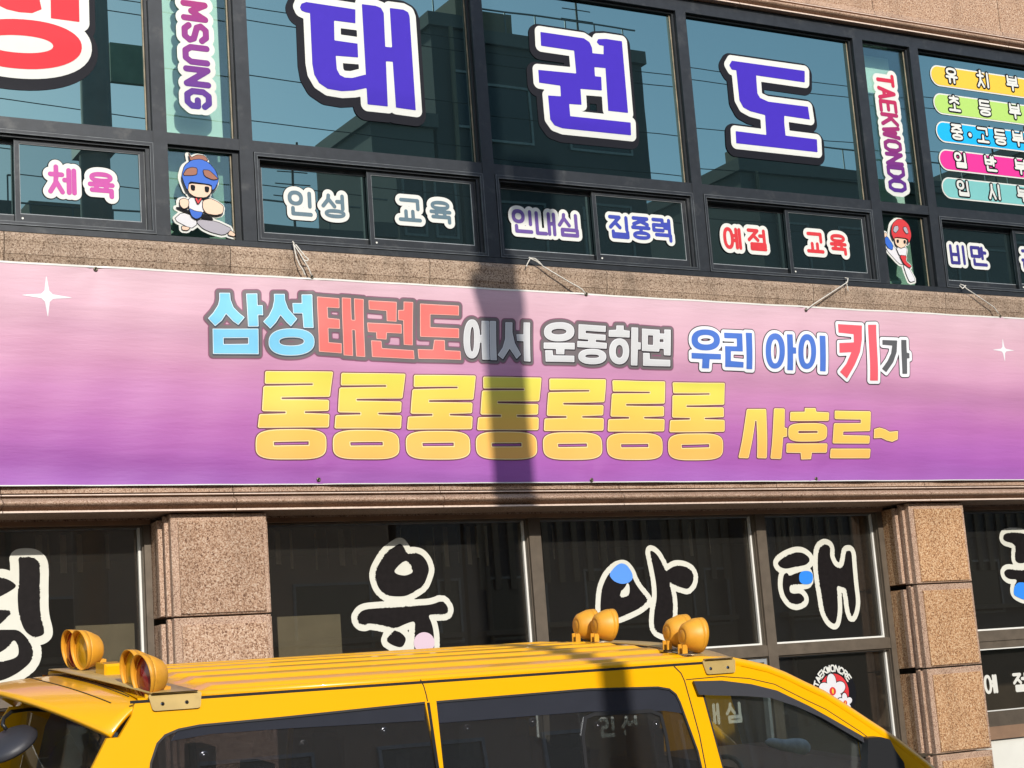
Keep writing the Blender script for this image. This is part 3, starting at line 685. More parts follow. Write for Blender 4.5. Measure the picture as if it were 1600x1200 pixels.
word('window_lettering', 'violet Korean word 인내심 on a small sash under the letter 권', [('인', 815.8, 346, 32, 37), ('내', 852, 349.7, 32, 37), ('심', 887.4, 352, 32, 37)], 'violet_vinyl', 0.033, 0.032, YL, group=G_, dark=0.038)
word('window_lettering', 'royal blue Korean word 집중력 right of the violet word', [('집', 966.7, 354.9, 31, 36), ('중', 1001, 356.7, 30, 36), ('력', 1034, 359.8, 30, 37)], 'royal_vinyl', 0.034, 0.030, YR, group=G_, dark=0.036)
word('window_lettering', 'scarlet Korean word 예절 on a small sash under the letter 도', [('예', 1143.9, 372.5, 28, 34), ('절', 1182.4, 374.9, 29, 34)], 'scarlet_vinyl', 0.034, 0.036, YL, group=G_, dark=0.042)
word('window_lettering', 'scarlet Korean word 교육 on the sash left of the red helmet sticker', [('교', 1273, 379.5, 27, 33), ('육', 1309.5, 382.4, 26, 33)], 'scarlet_vinyl', 0.034, 0.036, YR, group=G_, dark=0.042)
word('window_lettering', 'indigo Korean word 비만 on the small sash right of the red helmet sticker', [('비', 1496, 398, 24, 31), ('만', 1529, 400.5, 25, 31)], 'indigo_vinyl', 0.034, 0.032, YL, group=G_, dark=0.038)
word('window_lettering', 'indigo Korean word 관리 cut by the right edge of the picture', [('관', 1609, 406, 27, 31), ('리', 1645, 409, 25, 31)], 'indigo_vinyl', 0.034, 0.032, YR, group=G_, dark=0.038)

# coloured class pills on the right window
rows = [('pill_yellow', 1454, 116.5, [('유', 1486, 118.5), ('치', 1535, 125), ('부', 1581, 131)], 'yellow pill sign reading 유치부, topmost of the five on the right window'),
        ('pill_green', 1459, 160.5, [('초', 1490.5, 162.5), ('등', 1538, 169), ('부', 1585, 174.5)], 'lime green pill sign reading 초등부 on the right window'),
        ('pill_blue', 1463, 204.5, [('중', 1494.5, 206.5), ('고', 1535, 211.5), ('등', 1562, 214.5), ('부', 1590, 217.5)], 'bright blue pill sign reading 중·고등부 on the right window'),
        ('pill_pink', 1467.5, 248.5, [('일', 1500, 250.5), ('반', 1547.5, 256), ('부', 1594, 261.5)], 'hot pink pill sign reading 일반부 on the right window'),
        ('pill_teal', 1472, 292.5, [('입', 1504, 294.5), ('시', 1553, 300), ('부', 1598, 304.5)], 'pale teal pill sign reading 입시부, lowest of the five on the right window')]
for mt, lx, ly, chs, lab in rows:
    p = at(lx, ly, SY); xr = 13.6; r_ = 0.098
    body = [('S', [(p[0]+r_+0.008, p[2]), (xr-r_, p[2])], 2*r_)]
    t = thing('pill_sign', lab, 'sign', ((p[0]+xr)/2, SY, p[2]-r_), 'coloured pill signs on the right window')
    flat('white_rim', body, 0.012, SY, MAT['white_vinyl'], t, 0.008)
    flat('pill', body, -0.002, SY-0.0022, MAT[mt], t, 0.008)
    cs = []
    for ch, px, py in chs:
        q = at(px, py, SY); sx, sz = px_scale(px, py, SY); cs.append(hangul(ch, q[0], q[2], 18*sx, 24*sz, 0.023))
    if '고' in lab: q = at(1515, 211, SY); cs.insert(1, [('P', sell(q[0], q[2], 0.022, 0.022))])
    for c_ in cs: flat('letter_outline', c_, 0.016, SY-0.0044, MAT['black_ink'], t, 0.0035)
    for c_ in cs: flat('letter', c_, 0.001, SY-0.0066, MAT['white_vinyl'], t, 0.003)

# plain figure stickers in the two narrow panes
def rc(pts):
    q = []
    for i in range(len(pts)):
        a, b = pts[i], pts[(i+1) % len(pts)]
        q += [(a[0]*0.82+b[0]*0.18, a[1]*0.82+b[1]*0.18), (a[0]*0.18+b[0]*0.82, a[1]*0.18+b[1]*0.82)]
    return q
def figure(label, ox, oy, s, parts, body_off=0.02):
    T = Tr(ox, oy, s, SY); parts = [(a, rc(p), c) for a, p, c in parts]; sh = [('P', T(p)) for _, p, _ in parts]
    t = thing('figure_sticker', label, 'sticker', (sh[0][1][0][0], SY, min(z for q in sh for _, z in q[1])), 'figure stickers on the narrow panes')
    flat('white_contour', sh, body_off, SY, MAT['white_vinyl'], t, 0.004)
    for k, (n_, p, m_) in enumerate(parts):
        flat('contour_line', [('P', T(p))], 0.004, SY-0.0014*(1+2*k), MAT['black_ink'], t, 0.0035)
        flat(n_, [('P', T(p))], -0.001, SY-0.0014*(2+2*k), MAT[m_], t, 0.0035)
figure('taekwondo fighter sticker with a blue helmet in the left narrow pane', 250, 230, 7.06, [
    ('leg', [(240, 720), (380, 760), (410, 850), (340, 900), (150, 800)], 'uniform_white'), ('leg', [(400, 830), (430, 800), (620, 820), (800, 905), (700, 975), (560, 940), (470, 900)], 'uniform_shade'),
    ('foot', [(235, 870), (330, 890), (300, 920), (240, 915)], 'skin'), ('foot', [(770, 920), (825, 960), (815, 990), (740, 970)], 'skin'),
    ('belt', [(165, 670), (215, 670), (300, 705), (460, 740), (560, 780), (580, 805), (480, 790), (300, 730)], 'black_ink'),
    ('torso', [(300, 560), (470, 575), (480, 740), (320, 720)], 'uniform_white'), ('chest_guard', [(310, 680), (380, 715), (465, 725), (440, 780), (390, 800), (340, 770)], 'helmet_blue'),
    ('fist', [(205, 590), (260, 570), (310, 600), (300, 670), (250, 690), (210, 650)], 'skin'), ('fist', [(460, 600), (540, 575), (620, 610), (690, 660), (680, 740), (600, 760), (500, 740), (460, 680)], 'skin'),
    ('collar', [(372, 570), (395, 570), (405, 605), (430, 572), (452, 575), (405, 645)], 'scarlet_vinyl'), ('hair', [(300, 70), (330, 130), (400, 95), (480, 110), (520, 165), (400, 170), (320, 165)], 'brown_print'),
    ('face', [(285, 410), (555, 435), (545, 520), (490, 570), (370, 562), (298, 510)], 'skin'), ('eye', [(325, 432), (368, 440), (362, 492), (330, 484)], 'black_ink'), ('eye', [(478, 452), (522, 456), (514, 508), (484, 502)], 'black_ink'),
    ('helmet', [(220, 330), (250, 220), (330, 160), (430, 150), (520, 190), (590, 270), (630, 380), (580, 480), (555, 490), (550, 430), (400, 408), (300, 395), (285, 500), (250, 420)], 'helmet_blue'),
    ('pad', [(270, 260), (330, 240), (390, 250), (385, 320), (330, 330), (230, 330)], 'brown_print'), ('pad', [(450, 270), (520, 275), (580, 330), (620, 370), (560, 380), (470, 340)], 'brown_print')])
figure('taekwondo kicker sticker with a red helmet in the right narrow pane', 1360, 320, 8.57, [
    ('leg', [(300, 540), (340, 600), (440, 800), (380, 790), (210, 600), (230, 580)], 'uniform_white'), ('foot_guard', [(165, 460), (215, 415), (300, 540), (290, 610), (230, 580)], 'helmet_blue'),
    ('leg', [(430, 800), (510, 850), (600, 1020), (520, 1040), (480, 950)], 'uniform_white'), ('toe', [(165, 390), (200, 375), (215, 415), (165, 460)], 'skin'),
    ('torso', [(330, 570), (480, 580), (460, 700), (380, 690)], 'uniform_white'), ('chest_guard', [(375, 680), (470, 690), (455, 760), (540, 830), (500, 850), (430, 790)], 'helmet_red'),
    ('face', [(300, 440), (480, 470), (450, 560), (390, 590), (320, 540)], 'skin'), ('eye', [(335, 475), (360, 478), (355, 515), (335, 510)], 'black_ink'), ('eye', [(425, 485), (450, 488), (445, 525), (428, 520)], 'black_ink'),
    ('helmet', [(250, 380), (270, 260), (340, 200), (420, 210), (490, 280), (525, 420), (490, 530), (475, 460), (300, 440), (290, 480)], 'helmet_red'),
    ('pad', [(290, 300), (340, 290), (350, 340), (310, 390), (275, 360)], 'uniform_shade'), ('pad', [(410, 310), (450, 310), (480, 390), (450, 400), (415, 350)], 'uniform_shade')], 0.022)

# ------------------------------------------------------------------ brush lettering on the shop windows
CY = 12.415
def chaikin(pts, n=2):
    for _ in range(n):
        q = []
        for i in range(len(pts)):
            a, b = pts[i], pts[(i+1) % len(pts)]
            q += [(a[0]*0.78+b[0]*0.22, a[1]*0.78+b[1]*0.22), (a[0]*0.22+b[0]*0.78, a[1]*0.22+b[1]*0.78)]
        pts = q
    return pts
def brush(label, ox, oy, s, shapes, discs=(), off=0.05):
    T = Tr(ox, oy, s, CY); sh = []
    for k_ in shapes:
        if k_[0] == 'P': sh.append(('P', T(chaikin(k_[1]))))
        elif k_[0] == 'R': sh.append(('R', T(chaikin(k_[1])), T(chaikin(k_[2]))))
    filled = [('P', q[1]) for q in sh]
    t = thing('brush_letter', label, 'lettering', (sh[0][1][0][0], CY, min(z for q in sh for _, z in q[1])), 'brush lettering on the shop windows')
    flat('white_contour', filled, off, CY, MAT['ink_white'], t, 0.0065, rough=0.006)
    flat('brush_stroke', sh, 0.0, CY-0.0022, MAT['ink_brush'], t, 0.0055, rough=0.010)
    for (m_, pts) in discs: flat('colour_dot', [('P', T(chaikin(pts)))], 0, CY-0.0044, MAT[m_], t, 0.006)
brush('white outlined brush letter at the left edge above the rear of the van', 0, 840, 5, [
    ('P', [(140, 155), (210, 150), (265, 155), (315, 200), (310, 400), (312, 600), (350, 740), (330, 765), (265, 782), (190, 730), (145, 600), (135, 450), (150, 350), (148, 200)]),
    ('P', [(-200, 330), (-40, 320), (20, 310), (90, 340), (135, 380), (60, 430), (-40, 480), (-200, 470)]), ('P', [(-200, 560), (-40, 560), (100, 572), (40, 640), (-40, 710), (-200, 720)]),
    ('R', [(-250, 760), (-40, 720), (60, 720), (140, 720), (200, 770), (250, 850), (258, 920), (235, 980), (150, 1050), (60, 1100), (-40, 1130), (-250, 1130)], [(-150, 920), (-40, 920), (60, 860), (110, 790), (145, 850), (145, 920), (100, 950), (-40, 980), (-150, 990)])], off=0.062)
brush('white outlined brush letter 움 with a pale pink dot on the second shop window', 530, 820, 6, [
    ('R', [(572, 170), (610, 215), (632, 275), (700, 262), (770, 280), (820, 340), (845, 420), (820, 500), (790, 570), (700, 630), (620, 670), (520, 672), (440, 660), (370, 600), (335, 500), (340, 430), (380, 350), (440, 260), (500, 215)], [(612, 335), (650, 350), (685, 410), (690, 450), (620, 478), (550, 468), (510, 440), (550, 385)]),
    ('P', [(160, 870), (215, 795), (380, 780), (560, 772), (720, 758), (860, 750), (970, 708), (1025, 780), (1010, 840), (900, 838), (830, 845), (870, 930), (890, 1040), (890, 1300), (700, 1300), (705, 1030), (715, 900), (640, 920), (520, 975), (440, 950), (280, 920), (240, 940), (190, 930)]),
    ('P', [(520, 980), (590, 1020), (630, 1070), (600, 1140), (560, 1150), (480, 1120), (435, 1080)])], [('disc_pink', sell(795, 1105, 98, 98, 2, 30))], off=0.050)
brush('white outlined brush letter 아 with a blue dot on the middle shop window', 910, 830, 6.667, [
    ('R', [(270, 450), (350, 370), (440, 350), (500, 420), (525, 490), (560, 560), (620, 640), (680, 710), (670, 740), (600, 800), (500, 850), (400, 890), (300, 920), (190, 900), (185, 760), (200, 600), (240, 500)], [(470, 530), (492, 570), (490, 660), (440, 690), (390, 690), (395, 630), (440, 590)]),
    ('P', [(700, 200), (740, 210), (790, 260), (850, 380), (870, 420), (920, 385), (980, 355), (1060, 365), (1130, 400), (1160, 460), (1150, 540), (1100, 605), (1040, 590), (960, 560), (910, 530), (905, 545), (930, 640), (945, 760), (940, 900), (930, 1060), (870, 1090), (760, 1040), (740, 960), (750, 820), (775, 700), (770, 560), (745, 420), (720, 300)])],
    [('disc_blue_pale', [(270, 450), (345, 360), (400, 330), (460, 350), (515, 430), (525, 495), (480, 540), (400, 552), (320, 520)])], off=0.048)
brush('white outlined brush letter 태 with a blue dot on the narrow shop window', 1190, 820, 6.667, [
    ('P', [(160, 395), (240, 330), (350, 285), (430, 290), (495, 340), (500, 380), (460, 420), (340, 440), (250, 460), (190, 440)]),
    ('P', [(225, 520), (262, 495), (290, 535), (390, 490), (480, 480), (500, 600), (400, 620), (290, 625), (290, 700), (330, 720), (400, 710), (445, 760), (440, 800), (370, 832), (300, 815), (240, 740), (215, 640)]),
    ('P', [(590, 250), (650, 200), (700, 215), (715, 250), (710, 330), (750, 420), (800, 455), (850, 440), (870, 330), (880, 270), (935, 270), (945, 420), (965, 640), (985, 800), (970, 900), (940, 965), (915, 900), (895, 750), (880, 660), (840, 650), (780, 630), (790, 760), (795, 900), (770, 1045), (700, 1000), (650, 900), (625, 740), (600, 600), (580, 420)])],
    [('disc_blue', sell(460, 550, 72, 70, 2.6, 30))], off=0.052)
brush('white outlined brush letter with a blue dot right of the right granite pier', 1520, 800, 6, [
    ('P', [(290, 200), (400, 190), (520, 210), (620, 220), (620, 300), (520, 470), (430, 485), (390, 450), (405, 300), (280, 270)]),
    ('P', [(290, 560), (330, 530), (430, 550), (620, 530), (720, 540), (720, 620), (600, 700), (560, 800), (480, 820), (385, 770), (385, 700), (420, 630), (340, 630), (300, 600)])],
    [('disc_blue', [(420, 660), (480, 660), (540, 690), (560, 760), (540, 820), (480, 825), (400, 790), (380, 770), (385, 700)])], off=0.048)
word('window_lettering', 'white Korean word 예절 on the dark pane right of the right granite pier', [('예', 1548, 1069, 21, 30), ('절', 1594, 1066, 22, 30)], 'white_dim', 0.030, None, 12.41, 0.005)
word('window_lettering', 'white Korean word 인내심 on the shop window seen through the van door', [('인', 1076, 1118, 26, 33), ('내', 1112, 1116, 25, 34), ('심', 1146.5, 1113.5, 25, 33)], 'white_dim', 0.030, None, 12.41, 0.005)
word('window_lettering', 'white Korean word 인성 on the shop window seen through the van middle window', [('인', 948, 1136, 26, 32), ('성', 984, 1134, 26, 32)], 'white_dim', 0.030, None, 12.41, 0.005)

# round flower emblem
ec = at(1302, 1087, 12.41); E0 = (ec[0]+0.02, ec[2]+0.03)
em = thing('emblem_sticker', 'round emblem sticker with white flowers on red and TAEKWONCRE lettering', 'sticker', (ec[0], 12.41, ec[2]-0.3))
flat('black_ring', [('P', sell(*E0, 0.25, 0.25))], 0, 12.4135, MAT['black_ink'], em, 0.008)
flat('red_disc', [('P', sell(*E0, 0.165, 0.165))], 0, 12.411, MAT['scarlet_vinyl'], em, 0.006)
def flower(cx, cz, r, yy):
    pl = [('P', sell(cx+math.cos(R(a))*r*0.55, cz+math.sin(R(a))*r*0.55, r*0.46, r*0.34, 2, 20, R(a))) for a in (90, 18, -54, -126, 162)]
    flat('petal_edge', pl, 0.007, yy, MAT['black_ink'], em, 0.004)
    for k, p_ in enumerate(pl): flat('petal', [p_], 0, yy-0.0015-0.0004*k, MAT['uniform_white'], em, 0.004)
    flat('flower_centre', [('P', sell(cx, cz, r*0.24, r*0.24))], 0, yy-0.0045, MAT['scarlet_vinyl'], em, 0.004)
    flat('stamen', [('P', sell(cx, cz, r*0.07, r*0.15))], 0, yy-0.006, MAT['pill_yellow'], em, 0.004)
flower(E0[0]-0.025, E0[1]+0.01, 0.155, 12.409); flower(E0[0]+0.10, E0[1]-0.10, 0.085, 12.402); flower(E0[0]-0.08, E0[1]-0.2, 0.075, 12.402)
for k, ch in enumerate('TAEKWONCRE'):
    a = R(157-13.7*k); rr = 0.186; ux = (math.sin(a)*0.040, -math.cos(a)*0.040); uz = (math.cos(a)*0.052, math.sin(a)*0.052)
    o_ = (E0[0]+math.cos(a)*rr-ux[0]/2, E0[1]+math.sin(a)*rr-ux[1]/2)
    flat('letter', latin(ch, o_, ux, uz, 0.014), 0, 12.4105, MAT['white_vinyl'], em, 0.003)

# ------------------------------------------------------------------ banner
BY = 11.950
BZ0, BZ1, BXa, BXb = 1.668, 3.270, 1.2, 13.9
eyes = [(487.5, 432.5), (915, 460), (1260, 484), (1562, 494), (499, 749), (924, 750), (1276, 748), (150, 420)]
EYE = [tuple(at(x_, y_, BY-0.006)[[0, 2]]) for x_, y_ in eyes]
def bdisp(x, z):
    v = (z-BZ0)/(BZ1-BZ0)
    a = 0.0045*math.sin(5.1*x+1.3*z)+0.0035*math.sin(11.3*x-4.0*z+1.0)+0.0065*math.sin(9.0*z+1.1*x+0.8*math.sin(2.3*x))
    a += 0.0025*math.sin(17*z+0.9*x)*(1-v)
    for ex, ez in EYE:                                   # puckers at the eyelets
        dx, dz = x-ex, z-ez; r_ = math.hypot(dx, dz)
        if r_ < 0.6: a += 0.007*math.exp(-r_/0.16)*math.sin(5*math.atan2(dz, dx)+ex)*min(1, r_/0.03)
    return max(-0.018, min(0.018, a))
gradmat('banner_print', [(0.0, (164, 100, 180)), (0.10, (166, 92, 172)), (0.30, (182, 108, 174)), (0.52, (200, 138, 176)), (0.75, (216, 168, 186)), (0.92, (220, 180, 192)), (1.0, (218, 182, 192))], BZ0, BZ1, 0.5, warp=0.22, streak=0.05)
BN = thing('banner', 'long pink to purple vinyl banner with Korean lettering hung across the building front', 'banner', (7.5, BY, BZ0))
def grid(x0, x1, z0, z1, sx, sz, name, m, Y, parent):
    nx = int((x1-x0)/sx)+1; nz = max(1, int((z1-z0)/sz)); V = []; Fc = []
    for j in range(nz+1):
        for i in range(nx+1):
            x = x0+(x1-x0)*i/nx; z = z0+(z1-z0)*j/nz
            zz = z
            V.append((x, Y+bdisp(x, z), zz))
    for j in range(nz):
        for i in range(nx):
            k = j*(nx+1)+i; Fc.append((k, k+1, k+nx+2, k+nx+1))
    return obj(name, V, Fc, m, parent, smooth=True)
grid(BXa, BXb, BZ0, BZ1, 0.045, 0.04, 'cloth', MAT['banner_print'], BY, BN)
grid(BXa, BXb, BZ1-0.014, BZ1, 0.045, 0.014, 'hem', MAT['bead_white'], BY-0.003, BN)
grid(BXa, BXb, BZ0, BZ0+0.008, 0.045, 0.01, 'hem', MAT['white_vinyl'], BY-0.002, BN)
LB = BY-0.0022
mat('print_skyblue', (124, 204, 238), 0.5, var=0.03, vs=15); mat('print_edge_pale', (222, 240, 248), 0.5); mat('print_navy', (40, 60, 78), 0.5)
mat('print_gray', (112, 102, 104), 0.5, var=0.03, vs=10); mat('print_mauve', (142, 84, 112), 0.5); mat('print_coral', (252, 116, 108), 0.5, var=0.02, vs=12)
mat('print_edge_rose', (252, 184, 172), 0.5); mat('print_silver', (212, 212, 212), 0.5, var=0.02); mat('print_black', (36, 26, 32), 0.5)
mat('print_white', (238, 238, 240), 0.5); mat('print_blue', (72, 116, 204), 0.5, var=0.03, vs=12); mat('print_red', (234, 92, 104), 0.5, var=0.02)
mat('print_dark', (88, 88, 90), 0.5, var=0.03); mat('print_brown', (112, 56, 66), 0.5); mat('print_cream', (252, 226, 160), 0.5)
gradmat('print_gold', [(0.0, (246, 184, 96)), (0.42, (246, 196, 90)), (0.66, (236, 212, 92)), (1.0, (222, 220, 84))], 1.86, 2.60, 0.5)
def pr(name, sh, off, k, mt, step=0.006, parent=None, shift=(0, 0)):
    return flat(name, sh, off, LB-0.0017*k, MAT[mt], parent or BN, step, disp=bdisp, shift=shift)
def P_(T, *polys): return [('P', T(p)) for p in polys]
def R_(T, o, i): return ('R', T(o), T(i))
T = Tr(310, 440, 8, BY)
sam = P_(T, [(262, 137), (400, 137), (405, 220), (440, 320), (505, 390), (575, 450), (495, 545), (430, 500), (345, 405), (290, 490), (205, 560), (112, 462), (180, 390), (245, 290), (262, 220)],
         [(597, 148), (735, 148), (737, 297), (800, 297), (802, 425), (740, 422), (745, 567), (612, 567)])
sam.append(R_(T, [(172, 590), (742, 592), (750, 910), (180, 905)], [(312, 708), (615, 708), (615, 780), (315, 782)]))
sng = P_(T, [(940, 155), (1078, 155), (1082, 235), (1120, 340), (1180, 410), (1232, 468), (1150, 565), (1090, 510), (1020, 425), (965, 515), (890, 595), (800, 505), (870, 430), (920, 330), (940, 240)],
         [(1288, 160), (1422, 160), (1430, 585), (1305, 583), (1295, 400), (1180, 400), (1172, 268), (1290, 268)])
sng.append(R_(T, sell(1155, 758, 285, 170, 2.4), sell(1157, 752, 150, 50, 2.3)))
T = Tr(490, 450, 6.6667, BY)
bt = P_(T, [(32, 90), (265, 108), (268, 212), (140, 205), (145, 315), (268, 325), (270, 428), (145, 425), (148, 570), (285, 580), (285, 685), (45, 670)],
        [(292, 100), (388, 105), (398, 330), (430, 332), (420, 108), (522, 115), (532, 722), (437, 716), (430, 440), (402, 438), (405, 712), (305, 705)])
bk = P_(T, [(572, 127), (860, 148), (862, 352), (762, 345), (757, 240), (578, 222)], [(560, 358), (915, 378), (918, 475), (762, 468), (758, 538), (655, 530), (652, 462), (568, 458)],
        [(930, 145), (1030, 150), (1035, 597), (940, 592), (932, 340), (880, 335), (876, 232), (932, 230)], [(598, 545), (705, 552), (710, 628), (1045, 648), (1050, 742), (602, 722)])
bd = P_(T, [(1102, 165), (1502, 190), (1503, 292), (1212, 278), (1215, 408), (1508, 425), (1510, 525), (1112, 507)], [(1085, 635), (1240, 642), (1255, 540), (1362, 545), (1365, 650), (1525, 658), (1530, 752), (1092, 738)])
T = Tr(710, 480, 8.889, BY)
be = [R_(T, sell(238, 443, 118, 270, 2.3), sell(243, 447, 28, 172, 2.2))]+P_(T, [(372, 190), (478, 192), (487, 730), (385, 730), (378, 490), (345, 490), (335, 390), (375, 388)], [(487, 192), (578, 195), (585, 738), (497, 735)])
bs = P_(T, [(705, 210), (803, 212), (805, 350), (840, 500), (925, 655), (860, 720), (765, 575), (668, 725), (598, 665), (670, 560), (705, 440)], [(958, 212), (1050, 215), (1058, 755), (965, 750), (962, 472), (870, 468), (860, 375), (958, 378)])
T = Tr(840, 480, 7.2727, BY)
bu = [R_(T, sell(242, 280, 168, 108, 2.3), sell(240, 278, 82, 32, 2.3))]+P_(T, [(72, 400), (415, 408), (415, 482), (300, 478), (298, 537), (210, 535), (208, 475), (72, 470)], [(88, 488), (170, 490), (175, 548), (410, 555), (410, 627), (92, 618)])
bdo = P_(T, [(455, 197), (772, 215), (770, 283), (540, 270), (540, 298), (772, 315), (770, 378), (660, 372), (658, 395), (787, 408), (783, 472), (445, 455), (445, 388), (570, 390), (572, 370), (457, 362)])+[R_(T, sell(617, 562, 162, 88, 2.3), sell(617, 558, 80, 20, 2.4))]
bh = P_(T, [(888, 210), (970, 212), (972, 262), (1040, 272), (1038, 347), (805, 335), (805, 262), (888, 258)], [(1057, 232), (1135, 235), (1138, 400), (1170, 402), (1170, 480), (1138, 480), (1135, 662), (1060, 660)])+[R_(T, sell(925, 503, 113, 147, 2.2), sell(926, 503, 40, 73, 2.2))]
bm_ = P_(T, [(1178, 245), (1383, 258), (1383, 300), (1435, 303), (1432, 255), (1505, 258), (1505, 550), (1435, 545), (1430, 475), (1383, 472), (1380, 505), (1185, 495)])
bm_ += [('H', T([(1250, 320), (1308, 322), (1310, 430), (1252, 427)])), ('H', T([(1383, 365), (1425, 366), (1425, 400), (1383, 398)]))]+P_(T, [(1200, 518), (1275, 520), (1280, 588), (1505, 600), (1508, 672), (1203, 663)])
g1 = sam+sng+bt+bk+bd+be+bs
g2 = bu+bdo+bh+bm_
for g_ in (g1, g2):
    pr('shadow_print', g_, 0.036, 0, 'print_mauve', 0.009); pr('shadow_print', g_, 0.028, 1, 'print_gray', 0.008)
for L_, m_, e_, d_ in ((sam, 'print_skyblue', 'print_edge_pale', 'print_navy'), (sng, 'print_skyblue', 'print_edge_pale', 'print_navy'), (bt, 'print_coral', 'print_edge_rose', None), (bk, 'print_coral', 'print_edge_rose', None), (bd, 'print_coral', 'print_edge_rose', None),
                   (be, 'print_silver', 'print_white', 'print_black'), (bs, 'print_silver', 'print_white', 'print_black'), (bu, 'print_silver', 'print_white', 'print_black'), (bdo, 'print_silver', 'print_white', 'print_black'), (bh, 'print_silver', 'print_white', 'print_black'), (bm_, 'print_silver', 'print_white', 'print_black')):
    if d_: pr('letter_outline', L_, 0.006, 2, d_, 0.006, shift=(0.003, -0.004))
    lt = pr('letter', L_, 0.0, 3, e_, 0.005); pr('letter_fill', L_, -0.0055, 4, m_, 0.005, lt)
T = Tr(1060, 490, 6.6667, BY)
w1 = [R_(T, sell(275, 277, 150, 110, 2.3), sell(277, 275, 85, 50, 2.3))]+P_(T, [(127, 412), (433, 425), (433, 482), (318, 478), (315, 573), (243, 570), (243, 475), (130, 470)])
w2 = P_(T, [(470, 200), (660, 208), (662, 398), (535, 395), (535, 497), (672, 508), (672, 565), (478, 558), (475, 342), (600, 345), (600, 262), (472, 258)], [(698, 200), (765, 202), (768, 580), (705, 578)])
w3 = [R_(T, sell(1003, 390, 97, 185, 2.2), sell(1003, 395, 43, 125, 2.2))]+P_(T, [(1122, 218), (1180, 220), (1185, 355), (1215, 357), (1218, 420), (1185, 420), (1190, 592), (1130, 590)])
w4 = [R_(T, sell(1333, 397, 93, 182, 2.2), sell(1335, 400, 40, 122, 2.2))]+P_(T, [(1462, 232), (1522, 235), (1525, 605), (1468, 602)])
T = Tr(1290, 490, 10, BY)
w5 = P_(T, [(190, 165), (578, 182), (572, 400), (535, 600), (450, 800), (330, 1015), (212, 915), (310, 790), (395, 605), (200, 618), (200, 465), (440, 450), (440, 320), (195, 300)], [(672, 172), (793, 172), (810, 1050), (690, 1048)])
w6 = P_(T, [(885, 412), (1120, 420), (1110, 600), (1050, 760), (935, 920), (868, 865), (960, 740), (1020, 620), (1040, 500), (885, 488)], [(1183, 410), (1262, 412), (1270, 610), (1308, 620), (1308, 700), (1270, 700), (1262, 945), (1190, 945)])
for grp in (w1+w2, w3+w4, w6, w5):
    pr('dark_rim', grp, 0.038, 0, 'print_black', 0.007); pr('white_rim', grp, 0.030, 1, 'print_white', 0.006)
for L_, m_ in ((w1, 'print_blue'), (w2, 'print_blue'), (w3, 'print_blue'), (w4, 'print_blue'), (w5, 'print_red'), (w6, 'print_dark')):
    pr('letter', L_, 0.0, 2, m_, 0.005)
# the seven big golden letters
T = Tr(390, 570, 6.1538, BY)
ro = P_(T, [(165, 57), (790, 66), (800, 76), (775, 298), (764, 308), (308, 313), (308, 330), (752, 336), (765, 348), (760, 434), (748, 444), (525, 450), (525, 466), (755, 473), (765, 485), (758, 592), (746, 604), (90, 606), (78, 596), (90, 484), (102, 474), (343, 468), (343, 450), (130, 446), (118, 434), (136, 212), (150, 200), (605, 195), (605, 180), (160, 180), (150, 170), (152, 68)])
ro.append(R_(T, sell(397, 765, 338, 145, 3.6, 48), [(232, 742), (565, 737), (565, 772), (235, 776)]))
x_ref = at(519.7, 582, BY)[0]
for k, (px, py) in enumerate(((519.7, 582), (633, 586), (742.3, 591), (845.7, 594), (945.7, 597), (1040, 600), (1132.3, 602.5))):
    dx = at(px, py, BY)[0]-x_ref; sh = []
    for q in ro:
        sh.append((q[0],)+tuple([(x+dx, z) for x, z in pl] for pl in q[1:]))
    pr('dark_rim', sh, 0.008, 0, 'print_brown', 0.006); lt = pr('letter', sh, 0.0, 1, 'print_cream', 0.005); pr('letter_fill', sh, -0.0075, 2, 'print_gold', 0.005, lt)
T = Tr(1140, 620, 5.714, BY)
s1 = P_(T, [(160, 108), (318, 108), (325, 120), (330, 540), (322, 550), (250, 548), (243, 540), (236, 215), (226, 215), (170, 542), (162, 549), (86, 546), (80, 536), (150, 118)], [(400, 103), (484, 104), (492, 114), (488, 275), (512, 280), (512, 355), (475, 362), (466, 545), (456, 555), (372, 553), (364, 543), (392, 112)])
s2 = P_(T, [(670, 100), (762, 102), (768, 135), (874, 141), (880, 150), (877, 210), (868, 218), (545, 216), (538, 206), (540, 142), (548, 134), (668, 133)], [(514, 416), (862, 418), (868, 427), (866, 492), (858, 500), (733, 500), (728, 556), (645, 558), (638, 500), (515, 498), (508, 489), (508, 424)])+[R_(T, sell(693, 318, 170, 82, 3.6), [(613, 305), (778, 307), (778, 324), (614, 325)])]
s3 = P_(T, [(936, 125), (1250, 129), (1258, 138), (1248, 300), (1240, 308), (1010, 312), (1008, 343), (1237, 349), (1244, 358), (1240, 412), (1232, 420), (922, 417), (914, 407), (922, 246), (931, 238), (1163, 236), (1165, 205), (938, 202), (929, 193), (930, 133)], [(906, 463), (1245, 465), (1251, 474), (1247, 541), (1239, 550), (904, 548), (897, 538), (899, 471)])
s4 = P_(T, [(1285, 290), (1335, 275), (1390, 290), (1430, 312), (1505, 305), (1500, 380), (1450, 402), (1400, 390), (1350, 368), (1280, 372)])
for sh in (s1, s2, s3, s4):
    pr('dark_rim', sh, 0.008, 0, 'print_brown', 0.006); lt = pr('letter', sh, 0.0, 1, 'print_cream', 0.005); pr('letter_fill', sh, -0.0065, 2, 'print_gold', 0.005, lt)
